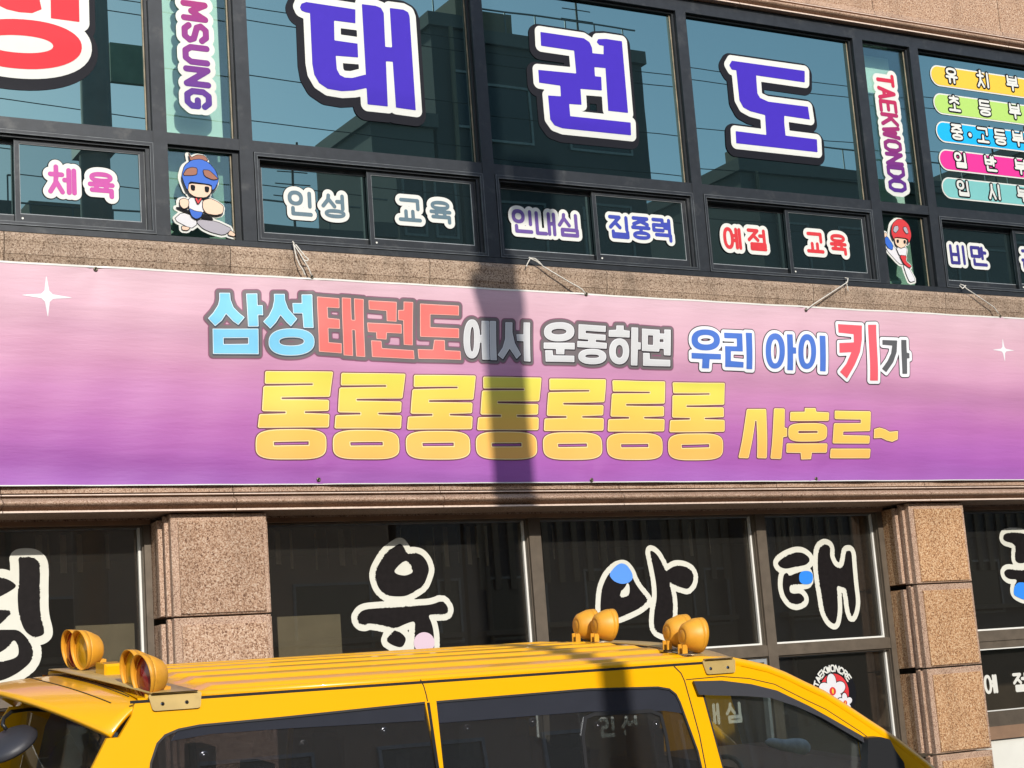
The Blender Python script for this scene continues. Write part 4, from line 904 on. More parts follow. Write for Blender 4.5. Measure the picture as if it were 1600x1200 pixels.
# printed sparkles
for cx, cy, s_ in ((73.5, 463, 1.0), (1568, 547, 0.75)):
    p = at(cx, cy, BY); st = []
    for k in range(16):
        a = 2*math.pi*k/16; r_ = (0.19 if k % 8 == 0 else 0.16 if k % 4 == 0 else 0.026 if k % 2 == 0 else 0.018)*s_
        if k % 4 != 0: r_ = (0.055 if k % 2 else 0.052)*s_*0.8
        st.append((p[0]+math.cos(a)*r_, p[2]+math.sin(a)*r_))
    pr('sparkle_print', [('P', st)], 0.0, 0, 'print_white', 0.004)
# eyelets
mat('eyelet_metal', (120, 110, 92), 0.35, 0.8); mat('hole_dark', (14, 10, 12), 0.9)
eyes = [(487.5, 432.5), (915, 460), (1260, 484), (1562, 494), (499, 749), (924, 750), (1276, 748), (150, 420)]
for px, py in eyes:
    p = at(px, py, BY-0.006); M_ = Matrix.Translation((p[0], BY-0.006+bdisp(p[0], p[2]), p[2])) @ Matrix.Rotation(R(90), 4, 'X')
    e_ = MB().lathe([(0.007, 0.002), (0.009, 0.004), (0.014, 0.0035), (0.017, 0.0)], M_, 14).build('eyelet', MAT['eyelet_metal'], BN, True)
    MB().lathe([(0.0, 0.001), (0.0085, 0.001)], M_, 12).build('hole', MAT['hole_dark'], e_)
# ropes
mat('rope', (226, 220, 208), 0.8, var=0.15, vs=60)
def rope(label, paths, r=0.0052):
    m = MB()
    for pts in paths:
        P3 = [Vector(at(x, y, Y-0.02)) for x, y, Y in pts]; fine = []
        for i in range(len(P3)-1):
            for k in range(3):
                t = k/3; fine.append(P3[i].lerp(P3[i+1], t))
        fine.append(P3[-1]); m.tube(fine, r, 6)
    tag(m.build('rope', MAT['rope'], None, True), label, 'rope', 'cords tying the banner to the window frames')
rope('white cord with doubled loops tying the banner under the word 인성', [[(458, 378, 11.975), (460, 388, 11.955), (463, 402, 11.945), (468, 414, 11.945), (474, 423, 11.95), (477, 431, 11.958)],
      [(460, 383, 11.968), (468, 395, 11.945), (475, 407, 11.94), (482, 419, 11.945), (487, 431, 11.955)], [(462, 382, 11.965), (470, 392, 11.945), (477, 401, 11.94), (482, 405, 11.94), (480, 408, 11.938), (473, 406, 11.94)], [(457, 377, 11.97), (460, 381, 11.965)]])
rope('white knotted cord tying the banner under the violet word', [[(822, 417, 11.95), (825, 410, 11.945), (829, 403, 11.95)], [(827, 402, 11.965), (831, 405, 11.945), (838, 408, 11.945), (846, 414, 11.94)],
      [(826, 403, 11.96), (836, 404, 11.945), (843, 410, 11.94), (848, 416, 11.94), (870, 429, 11.935), (890, 441, 11.935), (903, 448, 11.94), (909, 452, 11.945), (915, 459, 11.955)]])
rope('white cord slanting down left from the frame to the banner under the scarlet word', [[(1320, 434, 11.985), (1325, 435, 11.96), (1324, 441, 11.945), (1310, 450, 11.94), (1290, 463, 11.94), (1270, 476, 11.945), (1260, 484, 11.955)], [(1322, 440, 11.95), (1324, 448, 11.95), (1325, 455, 11.955)]])
rope('white cord slanting down right to the banner edge under the indigo word', [[(1500, 444, 11.985), (1506, 446, 11.955), (1510, 451, 11.945), (1525, 461, 11.94), (1540, 471, 11.94), (1553, 480, 11.945), (1560, 490, 11.955)], [(1499, 446, 11.97), (1504, 451, 11.95), (1509, 446, 11.96)]])
# ------------------------------------------------------------------ utility pole, wires, street across (seen in the glass and by shadow)
mat('concrete', (150, 148, 142), 0.85, var=0.1, vs=4, bump=0.2); mat('cable', (26, 26, 28), 0.6); mat('steel', (120, 124, 126), 0.45, 0.7)
def pole(x, y, label, top=11.2, r=0.19, arms=True):
    t = thing('utility_pole', label, 'utility pole', (x, y, GZ), 'concrete utility poles')
    m = MB(); m.tube([(x, y, GZ), (x, y, top)], [r, r*0.78], 20); m.build('shaft', MAT['concrete'], t, True)
    for z in ((top-1.3, top-0.5) if arms else ()):
        MB().box(x-0.9, x+0.9, y-0.04, y+0.04, z, z+0.09).build('crossarm', MAT['steel'], t)
        for k in (-0.8, 0.8):
            MB().lathe([(0.0, 0.0), (0.05, 0.0), (0.035, 0.05), (0.055, 0.09), (0.03, 0.14), (0.0, 0.16)], Matrix.Translation((x+k, y, z+0.09)), 10).build('insulator', MAT['bead_white'], t, True)
    return t
pt = pole(5.75, 4.5, 'tall concrete utility pole before the building, its shadow falling down the banner', 11.6, 0.215)
MB().box(5.53, 5.95, 4.28, 4.72, 6.84, 7.04, 0.02).build('junction_box', MAT['steel'], pt)
MB().box(5.95, 6.40, 4.42, 4.5, 7.75, 8.25, 0.01).build('sign_plate', MAT['film_green_dark'], pt)
lp = thing('street_light_post', 'short grey steel post beside the van, right of the view, shading the van roof', 'post', (3.56, 1.4, GZ))
MB().tube([(3.56, 1.4, GZ), (3.56, 1.4, 5.2)], [0.085, 0.075], 16).build('shaft', MAT['steel'], lp, True)
MB().lathe([(0.0, 0.0), (0.11, 0.0), (0.11, 0.05), (0.0, 0.09)], Matrix.Translation((3.56, 1.4, 5.2)), 16).build('cap', MAT['steel'], lp, True)
pole(-2.0, -4.3, 'tall concrete utility pole across the street', 13.6); pole(38.0, -4.3, 'concrete utility pole across the street, far along to the right', 13.6); pole(-22.0, -4.3, 'concrete utility pole across the street, behind to the left', 13.6)
def wire(pts, sag, label, r=0.010):
    m = MB()
    for a, b in zip(pts[:-1], pts[1:]):
        a = Vector(a); b = Vector(b); P3 = []
        for k in range(25):
            t = k/24; p = a.lerp(b, t); p.z -= sag*4*t*(1-t); P3.append(p)
        m.tube(P3, r, 5, False)
    tag(m.build('overhead_wire', MAT['cable'], None, True), label, 'wire', 'overhead wires between the utility poles')
for (dy, z, lb) in ((-0.35, 13.4, 'topmost'), (0.3, 12.9, 'second from the top'), (0.1, 12.0, 'third from the top'), (-0.2, 11.3, 'fourth from the top'), (0.2, 10.1, 'lowest')):
    wire([(-22, -4.3+dy, z), (-2.0, -4.3+dy, z), (38, -4.3+dy, z+0.1)], 1.9-0.10*z, 'black overhead wire, %s of those strung between the poles across the street' % lb)
wl = {'opp_gray': (112, 112, 112), 'opp_beige': (136, 126, 110), 'opp_dark': (82, 84, 88), 'opp_brick': (176, 152, 132)}
for k_, c_ in wl.items(): mat(k_, c_, 0.85, var=0.12, vs=0.6)
mat('window_dark', (26, 32, 38), 0.25)
def block(x0, x1, y1, h, m_, label, depth=9, floors=None, roof=None):
    t = thing('opposite_building', label, 'building', ((x0+x1)/2, y1, GZ))
    MB().box(x0, x1, y1-depth, y1, GZ, h).build('wall', MAT[m_], t)
    MB().box(x0-0.1, x1+0.1, y1-depth-0.1, y1+0.12, h, h+0.35).build('parapet', MAT['opp_gray'], t)
    z = GZ+3.4
    while z+1.5 < h-0.3:
        n = max(2, int((x1-x0)/2.6)); p_ = (x1-x0)/n
        for i in range(n):
            xa = x0+p_*(i+0.2); xb = x0+p_*(i+0.8)
            f = MB().ring(xa-0.06, xb+0.06, z-0.06, z+1.46, y1+0.0005, y1+0.06, 0.06, 0.06, 0.06, 0.06).build('window', MAT['seal_gray'], t)
            MB().box(xa, xb, y1+0.002, y1+0.02, z, z+1.4).build('pane', MAT['window_dark'], f)
        z += 3.1
    x = x0+0.3; lv = MB()
    while 17 < x0 < 40 and x < x1-0.3: lv.box(x, x+0.16, y1+0.07, y1+0.10, 2.6, 4.3+0.5*math.sin(x0)); x += 0.42
    if lv.v: tag(lv.build('louvre_slats', MAT['opp_beige'], t), kind='stuff')
    MB().box(x0+0.2, x1-0.2, y1+0.001, y1+0.4, 1.5, 1.62).build('canopy', MAT['opp_beige'], t)
    if x1-x0 > 5:                                        # roof clutter: water tank, railing, antenna, pipes
        MB().box(x0+1.2, x0+2.6, y1-2.2, y1-0.8, h, h+1.3, 0.05).build('water_tank', MAT['opp_beige'], t)
        m = MB(); m.tube([(x1-1.5, y1-0.6, h), (x1-1.5, y1-0.6, h+2.6)], 0.03, 6)
        for k in range(5): m.tube([(x1-1.5-0.5+0.06*k, y1-0.6, h+1.3+0.3*k), (x1-1.5+0.5-0.06*k, y1-0.6, h+1.3+0.3*k)], 0.015, 5)
        m.build('antenna', MAT['cable'], t)
        m = MB(); m.tube([(x0+0.1, y1+0.05, h+0.95), (x1-0.1, y1+0.05, h+0.95)], 0.025, 5)
        q_ = x0+0.1
        while q_ < x1: m.tube([(q_, y1+0.05, h+0.35), (q_, y1+0.05, h+0.95)], 0.02, 5); q_ += 0.9
        m.build('railing', MAT['steel'], t)
        MB().tube([(x0+0.5, y1+0.12, GZ), (x0+0.5, y1+0.12, h)], 0.06, 6).build('drain_pipe', MAT['opp_beige'], t)
    d = MB().box(x0+0.6, x1-0.6, y1+0.001, y1+0.05, GZ, GZ+2.7).build('shopfront', MAT['window_dark'], t)
    return t
OY = -12.0
block(-14, -3, OY, 8.5, 'opp_beige', 'beige three storey building across the street, behind the viewpoint')
block(-2.8, 8.0, OY, 5.6, 'opp_gray', 'low grey building across the street, opposite the viewpoint')
block(8.2, 17.3, OY, 10.6, 'opp_brick', 'brick building across the street reflected in the small sashes')
block(17.5, 19.2, OY, 13.7, 'opp_gray', 'narrow grey stair tower across the street beside the tall block', 3)
block(19.3, 25.3, OY, 16.4, 'opp_dark', 'tall dark building across the street reflected in the upper windows', 2.5)
block(25.9, 28.2, OY-1, 10.2, 'opp_beige', 'narrow beige building across the street')
block(28.3, 40, OY, 13.4, 'opp_gray', 'long grey block across the street reflected in the right windows')
block(40.4, 56, OY, 15.5, 'opp_beige', 'beige block far down the street across the road')

# ------------------------------------------------------------------ the yellow van
mat('van_yellow', (255, 184, 0), 0.30, coat=0.5, var=0.015, vs=1.2); MAT['van_yellow'].node_tree.nodes['Principled BSDF'].inputs['Specular IOR Level'].default_value = 0.3
mat('seam_black', (16, 12, 8), 0.8); mat('rubber', (30, 30, 30), 0.6); mat('plastic_black', (34, 34, 36), 0.4, bump=0.15, bs=300)
mat('plastic_gray', (54, 54, 60), 0.5, bump=0.15, bs=300); mat('bar_beige', (206, 176, 110), 0.4, 0.2, var=0.15, vs=6, dirt=(150, 120, 70), ds=8)
mat('lamp_body', (236, 166, 44), 0.5, var=0.12, vs=10, dirt=(170, 112, 30), ds=9); mat('lens_red', (150, 14, 20), 0.15); mat('lens_amber', (226, 164, 16), 0.15)
mat('chrome', (200, 200, 205), 0.15, 1.0); mat('seat_cloth', (46, 46, 50), 0.9, var=0.2); mat('towel', (214, 218, 220), 0.95, var=0.2, vs=25, bump=0.8, bs=60); mat('tyre', (24, 24, 24), 0.85); mat('white_lamp', (230, 230, 235), 0.1)
mat('tint_band', (52, 54, 62), 0.12, var=0.05)
glass('shade_net', (0.7, 0.75, 0.75), None, 0.04, trans=(0.55, 0.57, 0.56), rough=0.4)
TL = R(6.2); VO = Vector((0, 7.775, -1.665)); CRN = 0.0315
RX = Matrix.Rotation(TL, 4, 'X')
VAN = thing('van', 'yellow minibus with warning lamps on its roof, parked in front of the building', 'van', (4.2, VO.y, VO.z))
VAN.rotation_euler = (TL, 0, 0)
UO = 4.2
RXi = RX.inverted()
def to_local(p): q = RXi @ (Vector(p)-Vector((UO, VO.y, VO.z))); return q
def vplane(px, py, inset=0.0):                            # pixel -> point of the leaning upper side of the van, in van coordinates
    d_ = Vector(ray(px, py)); n = RX.to_3x3() @ Vector((0, -1.0, 0.2048)).normalized()
    p0 = Vector((UO, VO.y, VO.z))+RX.to_3x3() @ Vector((0, -0.78, 1.85)) - n*inset
    t = n.dot(p0)/n.dot(d_); return to_local(d_*t)
def vb(name, m, mt, parent=None, smooth=False): return m.build(name, MAT[mt], parent or VAN, smooth, True)
def side_v(w_): return -0.78-(1.85-w_)*0.2048            # leaning side: v as a function of height
def slab(name, outer, holes, mt, parent=None, lift=0.0, thick=0.02, far=False):
    # polygons in (u, w) on the leaning side, given real thickness
    loops = [[Vector((u, w_, 0)) for u, w_ in outer]]+[[Vector((u, w_, 0)) for u, w_ in h] for h in holes]
    tris = geometry.tessellate_polygon(loops); pts = [p for l in loops for p in l]; n = len(pts)
    s = -1 if far else 1
    V = [(p.x, s*(side_v(p.y)-lift), p.y) for p in pts]+[(p.x, s*(side_v(p.y)-lift+thick), p.y) for p in pts]
    Fc = [tuple(t) for t in tris]+[tuple(n+i for i in reversed(t)) for t in tris]; k = 0
    for l in loops:
        m_ = len(l)
        for i in range(m_): Fc.append((k+i, k+(i+1) % m_, n+k+(i+1) % m_, n+k+i))
        k += m_
    o = obj(name, V, Fc, MAT[mt], parent or VAN, local=True); return fixn(o)
def vp(pts): return [(vplane(x, y).x, vplane(x, y).z) for x, y in pts]
def rnd(poly, r=0.02, n=3):                               # rounded corners
    out = []
    m_ = len(poly)
    for i in range(m_):
        p0, p1, p2 = Vector(poly[i-1]), Vector(poly[i]), Vector(poly[(i+1) % m_])
        a = (p0-p1); b = (p2-p1); ra = min(r, a.length*0.45, b.length*0.45)
        A = p1+a.normalized()*ra; B = p1+b.normalized()*ra
        for k in range(n+1):
            t = k/n; out.append(tuple(A*(1-t)**2+p1*2*t*(1-t)+B*t*t))
    return out
belt = 1.02
gut = vp([(212, 1107), (304, 1096.5), (440, 1082.5), (657, 1062), (840, 1049), (1053, 1041.5)])
gut_z = 1.85
rail_px = [(1100, 1038), (1146, 1039), (1170, 1044), (1200, 1051), (1230, 1063), (1260, 1078), (1290, 1092), (1320, 1111), (1360, 1138), (1400, 1164), (1446, 1200), (1490, 1236)]
rail = vp(rail_px)
rear_px = [(201, 1121), (176, 1149), (167, 1154), (144, 1200), (128, 1236)]
rear = vp(rear_px); rear[1] = (rear[1][0]+0.025, rear[1][1]-0.01); rear[0] = (rear[0][0]+0.01, rear[0][1])
xr_b = rear[-1][0]-0.02
outer = [(rear[0][0]+0.02, 1.845)]+[(u, 1.848) for u, w_ in gut[1:]]+rail+[(rail[-1][0]+0.12, belt), (xr_b, belt)]+list(reversed(rear))
q_win = rnd(vp([(236, 1192), (246, 1162), (258, 1149), (279, 1140), (312, 1133.5), (440, 1121.5), (663, 1098), (676, 1200)]), 0.015)
wz = 1.10
def down(poly_px, lo): return poly_px
q_out = vp([(236, 1192), (246, 1162), (258, 1149), (279, 1140), (312, 1133.5), (440, 1121.5), (664, 1098)])
q_out = q_out+[(q_out[-1][0]+0.03, 1.5), (q_out[-1][0]+0.03, wz), (q_out[0][0]-0.06, wz), (q_out[0][0]-0.05, wz+0.2)]
m_out = vp([(672, 1096.5), (919, 1077), (1028, 1074), (1046, 1077), (1056, 1085), (1062.5, 1098)])
m_out = [(q_out[6][0]+0.055, m_out[0][1]-0.003)]+m_out[1:]+[(m_out[-1][0]+0.06, 1.45), (m_out[-1][0]+0.10, wz), (q_out[6][0]+0.055, wz)]
d_out = vp([(1084, 1070), (1126, 1069), (1170, 1075), (1210, 1086), (1260, 1110), (1344, 1158)])
d_low = vplane(1344, 1200); d_out += [(d_out[-1][0]+0.0, d_low.z-0.02), (d_out[-1][0]+0.05, wz)]
dl = vp([(1099, 1085), (1130, 1200)]); sl_ = (dl[1][0]-dl[0][0])/(dl[0][1]-dl[1][1]); d_out += [(dl[0][0]+(dl[0][1]-wz)*sl_, wz), dl[0]]
ins = lambda poly, c=0.0: poly
slab('body_side', outer, [q_out, m_out, d_out], 'van_yellow')
slab('body_side', outer, [q_out, m_out, d_out], 'van_yellow', far=True)
for far in (False, True):
    slab('side_window', q_out, [], 'glass_van', lift=-0.010, thick=0.004, far=far)
    slab('side_window', m_out, [], 'glass_van', lift=-0.010, thick=0.004, far=far)
    slab('door_window', d_out, [], 'glass_van_front', lift=-0.012, thick=0.004, far=far)
def strip(name, line, wd, mt, lift=0.001, thick=0.003, parent=None):      # thin band following a polyline on the van side
    n = len(line); up = []; dn_ = []
    for i in range(n):
        a = Vector(line[max(0, i-1)]); b = Vector(line[min(n-1, i+1)]); t = (b-a).normalized(); nn = Vector((-t.y, t.x))
        p = Vector(line[i]); up.append(tuple(p+nn*wd/2)); dn_.append(tuple(p-nn*wd/2))
    return slab(name, up+dn_[::-1], [], mt, parent, lift, thick)
strip('window_seal', q_out[8:]+q_out[:7], 0.009, 'rubber', 0.0012, 0.012); strip('window_seal', m_out[:9], 0.009, 'rubber', 0.0012, 0.012); strip('window_seal', d_out, 0.010, 'rubber', 0.0012, 0.012)
# blackened upper band of the middle glass, pillar trim between the windows
tq = [(u, w_) for u, w_ in m_out[:6]]
band = m_out[:6]+[(m_out[5][0]+0.012, m_out[5][1]-0.05)]+[(vplane(1040, 1111).x, vplane(1040, 1111).z)]+vp([(919, 1112), (674, 1131)])
slab('tint_band', band, [], 'tint_band', lift=-0.0045, thick=0.004)
slab('tint_band', q_out[3:7]+vp([(664, 1126), (440, 1139), (330, 1147), (268, 1158)]), [], 'tint_band', lift=-0.0045, thick=0.004)  # quarter window: grey band paints the sky reflected in the upper glass
slab('window_divider', [(q_out[6][0]+0.008, q_out[6][1]), (q_out[6][0]+0.022, q_out[6][1]), (q_out[6][0]+0.054, wz), (q_out[6][0]+0.04, wz)], [], 'chrome', lift=0.001, thick=0.006)
# inner sliding window frame
f_px = [(917, 1200), (912, 1150), (916, 1122), (930, 1116), (1018, 1111), (1034, 1118), (1042, 1150), (1050, 1200)]
strip('sliding_frame', vp(f_px), 0.016, 'plastic_black', -0.004, 0.006)
# door gaps and swage seams
strip('door_gap', vp([(1053, 1041), (1064, 1052), (1069.5, 1064), (1081, 1105), (1093, 1149), (1104, 1206), (1110, 1240)]), 0.006, 'seam_black', 0.0005, 0.002)
strip('door_gap', vp([(657, 1062), (662, 1072), (666, 1086), (668, 1096)]), 0.005, 'seam_black', 0.0005, 0.002)
strip('door_gap', vp([(1072, 1062), (1126, 1057), (1170, 1060), (1210, 1069), (1260, 1094), (1290, 1108), (1344, 1143), (1372, 1164)]), 0.004, 'seam_black', 0.0005, 0.002)
strip('gutter_seam', [(u, w_+0.0) for u, w_ in [(gut[0][0]-0.02, 1.846)]+[(p[0], 1.846) for p in gut[1:]]+[(rail[0][0], 1.846)]], 0.011, 'seam_black', 0.0008, 0.004)
# rain visor over the door window
vis = vp([(1080, 1064), (1126, 1063), (1170, 1068.5), (1210, 1078.5), (1260, 1102.5), (1344, 1150), (1346, 1160), (1280, 1121), (1240, 1103), (1200, 1090), (1160, 1087), (1112, 1086), (1088, 1085)])
slab('rain_visor', vis, [], 'plastic_gray', lift=0.022, thick=0.012)
# tail corner of the side
# ---- roof
def crown(u, v, g): return g+CRN*(1-abs(v/0.78)**2.2)
def gz(u):
    if u <= rail[0][0]: return 1.852
    for (ua, wa), (ub, wb) in zip(rail[:-1], rail[1:]):
        if u <= ub: return min(1.852, wa+(wb-wa)*(u-ua)/(ub-ua)+0.004)
    return rail[-1][1]
def gv(u): return 0.78+(1.85-gz(u))*0.2048
u0 = gut[0][0]+0.02; u1 = rail[1][0]+0.05
def roof(name, ua, ub, nu, mt, ribs, thick=0.012, front=None):
    V = []; Fc = []; nv = 176
    for i in range(nu+1):
        u = ua+(ub-ua)*i/nu; g = gz(u); vv = gv(u)
        for j in range(nv+1):
            v = -vv+2*vv*j/nv; q = v/vv; z = g+CRN*(1-abs(q)**2.2)
            uu = u+ (0.0 if front is None else front*(1-q*q)*i/nu)
            if ribs and abs(q) < 0.93 and ua+0.32 < u < ub-0.25:
                ph = ((v+0.72)/0.235) % 1.0
                z += 0.017*max(0, min(1, (min(ph, 1-ph)-0.22)*10)) 
            if ribs and abs(q) > 0.955: z -= 0.012
            V.append((uu, v, z))
    W_ = nv+1
    for i in range(nu):
        for j in range(nv): k = i*W_+j; Fc.append((k, k+W_, k+W_+1, k+1))
    o = obj(name, V, Fc, MAT[mt], VAN, True, True); return o
roof('roof', u0, u1, 60, 'van_yellow', True, front=0.10)
roof('windscreen', u1, rail[-1][0]+0.05, 16, 'glass_van_front', False, front=0.0)
for s in (-1, 1):                                          # roof rail curving into the A pillar
    pts = [(u, s*(side_v(w_)+0.005)*-1, w_) for u, w_ in rail]
    ap = MB(); ap.tube([(u, s*(abs(side_v(w_))-0.035), w_+0.012) for u, w_ in [(gut[0][0]+0.05, 1.842), (gut[3][0], 1.842)]+rail], [0.018, 0.02]+[0.026+0.001*i for i in range(len(rail))], 10)
    vb('roof_rail', ap, 'van_yellow', smooth=True)
# lower body, hood, rear, wheels (below the picture)
bz = MB()
xf = rail[-1][0]+0.12
for s in (-1, 1):
    bz.box(xr_b, xf+0.55, s*0.95-0.015, s*0.95+0.015, 0.42, belt)
vb('lower_body', bz, 'van_yellow')
hd2 = MB(); hd2.add([(xf-0.1, -0.93, belt+0.02), (xf-0.1, 0.93, belt+0.02), (xf+0.6, 0.86, belt-0.14), (xf+0.6, -0.86, belt-0.14), (xf+0.72, 0.8, 0.62), (xf+0.72, -0.8, 0.62)], [(0, 1, 2, 3), (3, 2, 4, 5)])
hd2.box(xf+0.55, xf+0.74, -0.92, 0.92, 0.3, 0.62); vb('hood', hd2, 'van_yellow')
for s in (-1, 1):
    m = MB().box(xf+0.60, xf+0.73, s*0.72-0.14, s*0.72+0.14, 0.64, 0.82); vb('headlight', m, 'white_lamp')
m = MB().box(xr_b-0.02, xf+0.5, -0.93, 0.93, 0.36, 0.42); vb('floor_pan', m, 'plastic_black')
# tailgate below the spoiler
tg = MB(); tg.box(xr_b-0.03, xr_b+0.02, -0.94, 0.94, 0.42, belt); vb('tailgate', tg, 'van_yellow')
rw = MB(); ru = rear[2][0]
for j in range(12):
    pass
V = []; Fc = []
for i in range(7):
    w_ = 1.73-(1.73-belt)*i/6; k = 0
    for j in range(17):
        q = -1+2*j/16; vv = abs(side_v(w_))-0.05; uu = (ru+0.06)+(xr_b-ru)*i/6-0.10*(1-q*q)
        V.append((uu, q*vv, w_))
for i in range(6):
    for j in range(16): k = i*17+j; Fc.append((k, k+1, k+18, k+17))
obj('rear_window', V, Fc, MAT['glass_van_front'], VAN, True, True)
# spoiler
def spoiler():
    nv, nu = 40, 14; V = []; Fc = []
    for side in (0, 1):
        for i in range(nu+1):
            t = i/nu
            for j in range(nv+1):
                q = -1+2*j/nv; v = q*0.765
                ue = SP['tip']+(SP['mid']-SP['tip'])*(1-abs(q)**2.0); uf = u0+0.03
                u = uf+(ue-uf)*t
                zf = 1.85+CRN*(1-abs(q)**2.2)
                ze = SP['zm']-(SP['zm']-SP['zt'])*abs(q)**2.6
                z = zf+(ze-zf)*t**1.25+0.010*math.sin(math.pi*t)
                V.append((u, v*(1.0+0.03*t), z-side*(0.006+0.035*(1-t)*math.sin(math.pi*min(1, t*1.5)/1.0)*0+0.012)))
    n = (nu+1)*(nv+1); W_ = nv+1
    for i in range(nu):
        for j in range(nv):
            k = i*W_+j; Fc.append((k, k+1, k+W_+1, k+W_)); Fc.append((n+k, n+k+W_, n+k+W_+1, n+k+1))
    for i in range(nu):
        for j in (0, nv): k = i*W_+j; Fc.append((k, k+W_, n+k+W_, n+k))
    for j in range(nv):
        k = nu*W_+j; Fc.append((k, k+1, n+k+1, n+k))
    o = obj('spoiler', V, Fc, MAT['van_yellow'], VAN, True, True); fixn(o)
    for tt in (0.10, 0.16, 0.48):
        m = MB(); pts = []
        for j in range(3, nv-2): 
            i = tt*nu; i0_ = int(i); fr_ = i-i0_; a = Vector(V[i0_*W_+j]); b = Vector(V[(i0_+1)*W_+j]); p = a.lerp(b, fr_); p.z += 0.0005; pts.append(p)
        m.tube(pts, 0.0028, 5); vb('seam', m, 'seam_black', o)
    return o
tipw = vplane(175, 1148)
SP = {'tip': tipw.x+0.0, 'mid': tipw.x-0.30, 'zm': 1.868, 'zt': tipw.z+0.0}
spoiler()
# ---- light bars and lamps
def bar(uc, wd, name='light_bar'):
    V = []; Fc = []; n = 40
    for s in (0, 1):
        for j in range(n+1):
            q = -1+2*j/n; v = q*0.80
            z = gz(uc)+CRN*(1-min(1, abs(v/0.78))**2.2)+0.026-s*0.004
            du = 0.10*(1-q*q)*min(1, max(0, (uc-u0)/(u1-u0)))-(0.10*(1-q*q) if uc < 4.2-UO+0.0-1.0 else 0)
            V += [(uc-wd/2+du, v, z), (uc+wd/2+du, v, z)]
    m_ = 2*(n+1)
    for j in range(n):
        k = 2*j; Fc += [(k, k+1, k+3, k+2), (m_+k, m_+k+2, m_+k+3, m_+k+1), (k, k+2, m_+k+2, m_+k), (k+1, m_+k+1, m_+k+3, k+3)]
    o = fixn(obj(name, V, Fc, MAT['bar_beige'], VAN, True, True))
    # folded bracket over the side
    g = gz(uc)
    pl = rnd([(uc-wd/2-0.012, g+0.02), (uc-wd/2+0.004, g-0.045), (uc+wd/2+0.01, g-0.045), (uc+wd/2+0.02, g+0.02)], 0.012)
    br = slab('bracket', pl, [], 'bar_beige', o, 0.010, 0.006)
    for du in (-0.05, 0.05):
        M_ = Matrix.Translation((uc+du, side_v(g-0.02)-0.010, g-0.02)) @ Matrix.Rotation(R(90), 4, 'X')
        vb('bolt', MB().lathe([(0.0, 0.005), (0.006, 0.004), (0.009, 0.0)], M_, 10), 'chrome', o)
    return o
def lamp(u, v, facing, lens, z0, parent, r=0.088):
    # facing -1: lens looks to the rear
    c = Vector((u, v, z0+r+0.006))
    RZ = Matrix.Rotation(R(9 if facing < 0 else -6), 4, 'Z')
    M_ = Matrix.Translation(c) @ RZ @ Matrix.Rotation(R(90*facing), 4, 'Y')
    d = 0.082
    prof = [(0.0, -d), (0.030, -d), (0.033, -d+0.003), (0.036, -d), (0.046, -d+0.003), (0.062, -d*0.80), (r*0.90, -d*0.38), (r*0.99, -d*0.12), (r, 0.0), (r*0.95, 0.0), (r*0.92, -0.006)]
    o = vb('warning_lamp', MB().lathe(prof, M_, 28), 'lamp_body', parent, True)
    hood_ = MB(); V = []; Fc = []; n = 32                  # cowl round the lens, deepest above
    for k in range(n):
        a = 2*math.pi*k/n; ex = 0.010+0.020*(0.5+0.5*math.sin(a))
        for (rr, h) in ((r*1.0, -0.002), (r*1.02, ex), (r*0.985, ex), (r*0.965, -0.002)):
            V.append(tuple(c+RZ @ Vector((facing*h, rr*math.cos(a), rr*math.sin(a)))))
    for k in range(n):
        for q in range(4): Fc.append((4*k+q, 4*k+(q+1) % 4, 4*((k+1) % n)+(q+1) % 4, 4*((k+1) % n)+q))
    hood_.add(V, Fc)
    fixn(vb('visor', hood_, 'lamp_body', parent, True))
    vb('lens', MB().lathe([(0.0, 0.012), (r*0.5, 0.008), (r*0.955, -0.002)], M_, 24), lens, parent, True)
    for s in (-1, 1):
        vb('lamp_foot', MB().box(c.x-facing*0.085-0.014, c.x-facing*0.085+0.014, v+s*0.018-0.003, v+s*0.018+0.003, z0-0.004, z0+0.05, 0), 'lamp_body', parent)
    vb('lamp_foot', MB().box(min(c.x-facing*0.13, c.x-facing*0.02), max(c.x-facing*0.13, c.x-facing*0.02), v-0.03, v+0.03, z0-0.001, z0+0.008, 0), 'chrome', parent)
ur = vplane(272, 1100).x; uf_ = vplane(1122, 1044).x
LV_R = [(-0.71, 'lens_red'), (-0.56, 'lens_amber'), (0.20, 'lens_amber'), (0.36, 'lens_red')]
LV_F = [(-0.60, 'lens_red'), (-0.43, 'lens_amber'), (0.27, 'lens_amber'), (0.43, 'lens_red')]
LUR, LUF = -0.095, -0.03
rb = bar(ur, 0.19); fb = bar(uf_, 0.16)
zc_ = lambda u, v: gz(u)+CRN*(1-abs(v/0.78)**2.2)+0.022-(0.035 if (v < -0.5 and u < uf_-1) else 0.0)
for v, ln in LV_R: lamp(ur+LUR, v, -1, ln, zc_(ur, v), rb)
for v, ln in LV_F: lamp(uf_+LUF+0.10*(1-(v/0.8)**2), v, 1, ln, zc_(uf_, v), fb, 0.084)
vb('roof_vent', MB().box(ur-0.10, ur-0.01, -0.16, -0.02, 1.88, 1.955, 0.01), 'van_yellow')
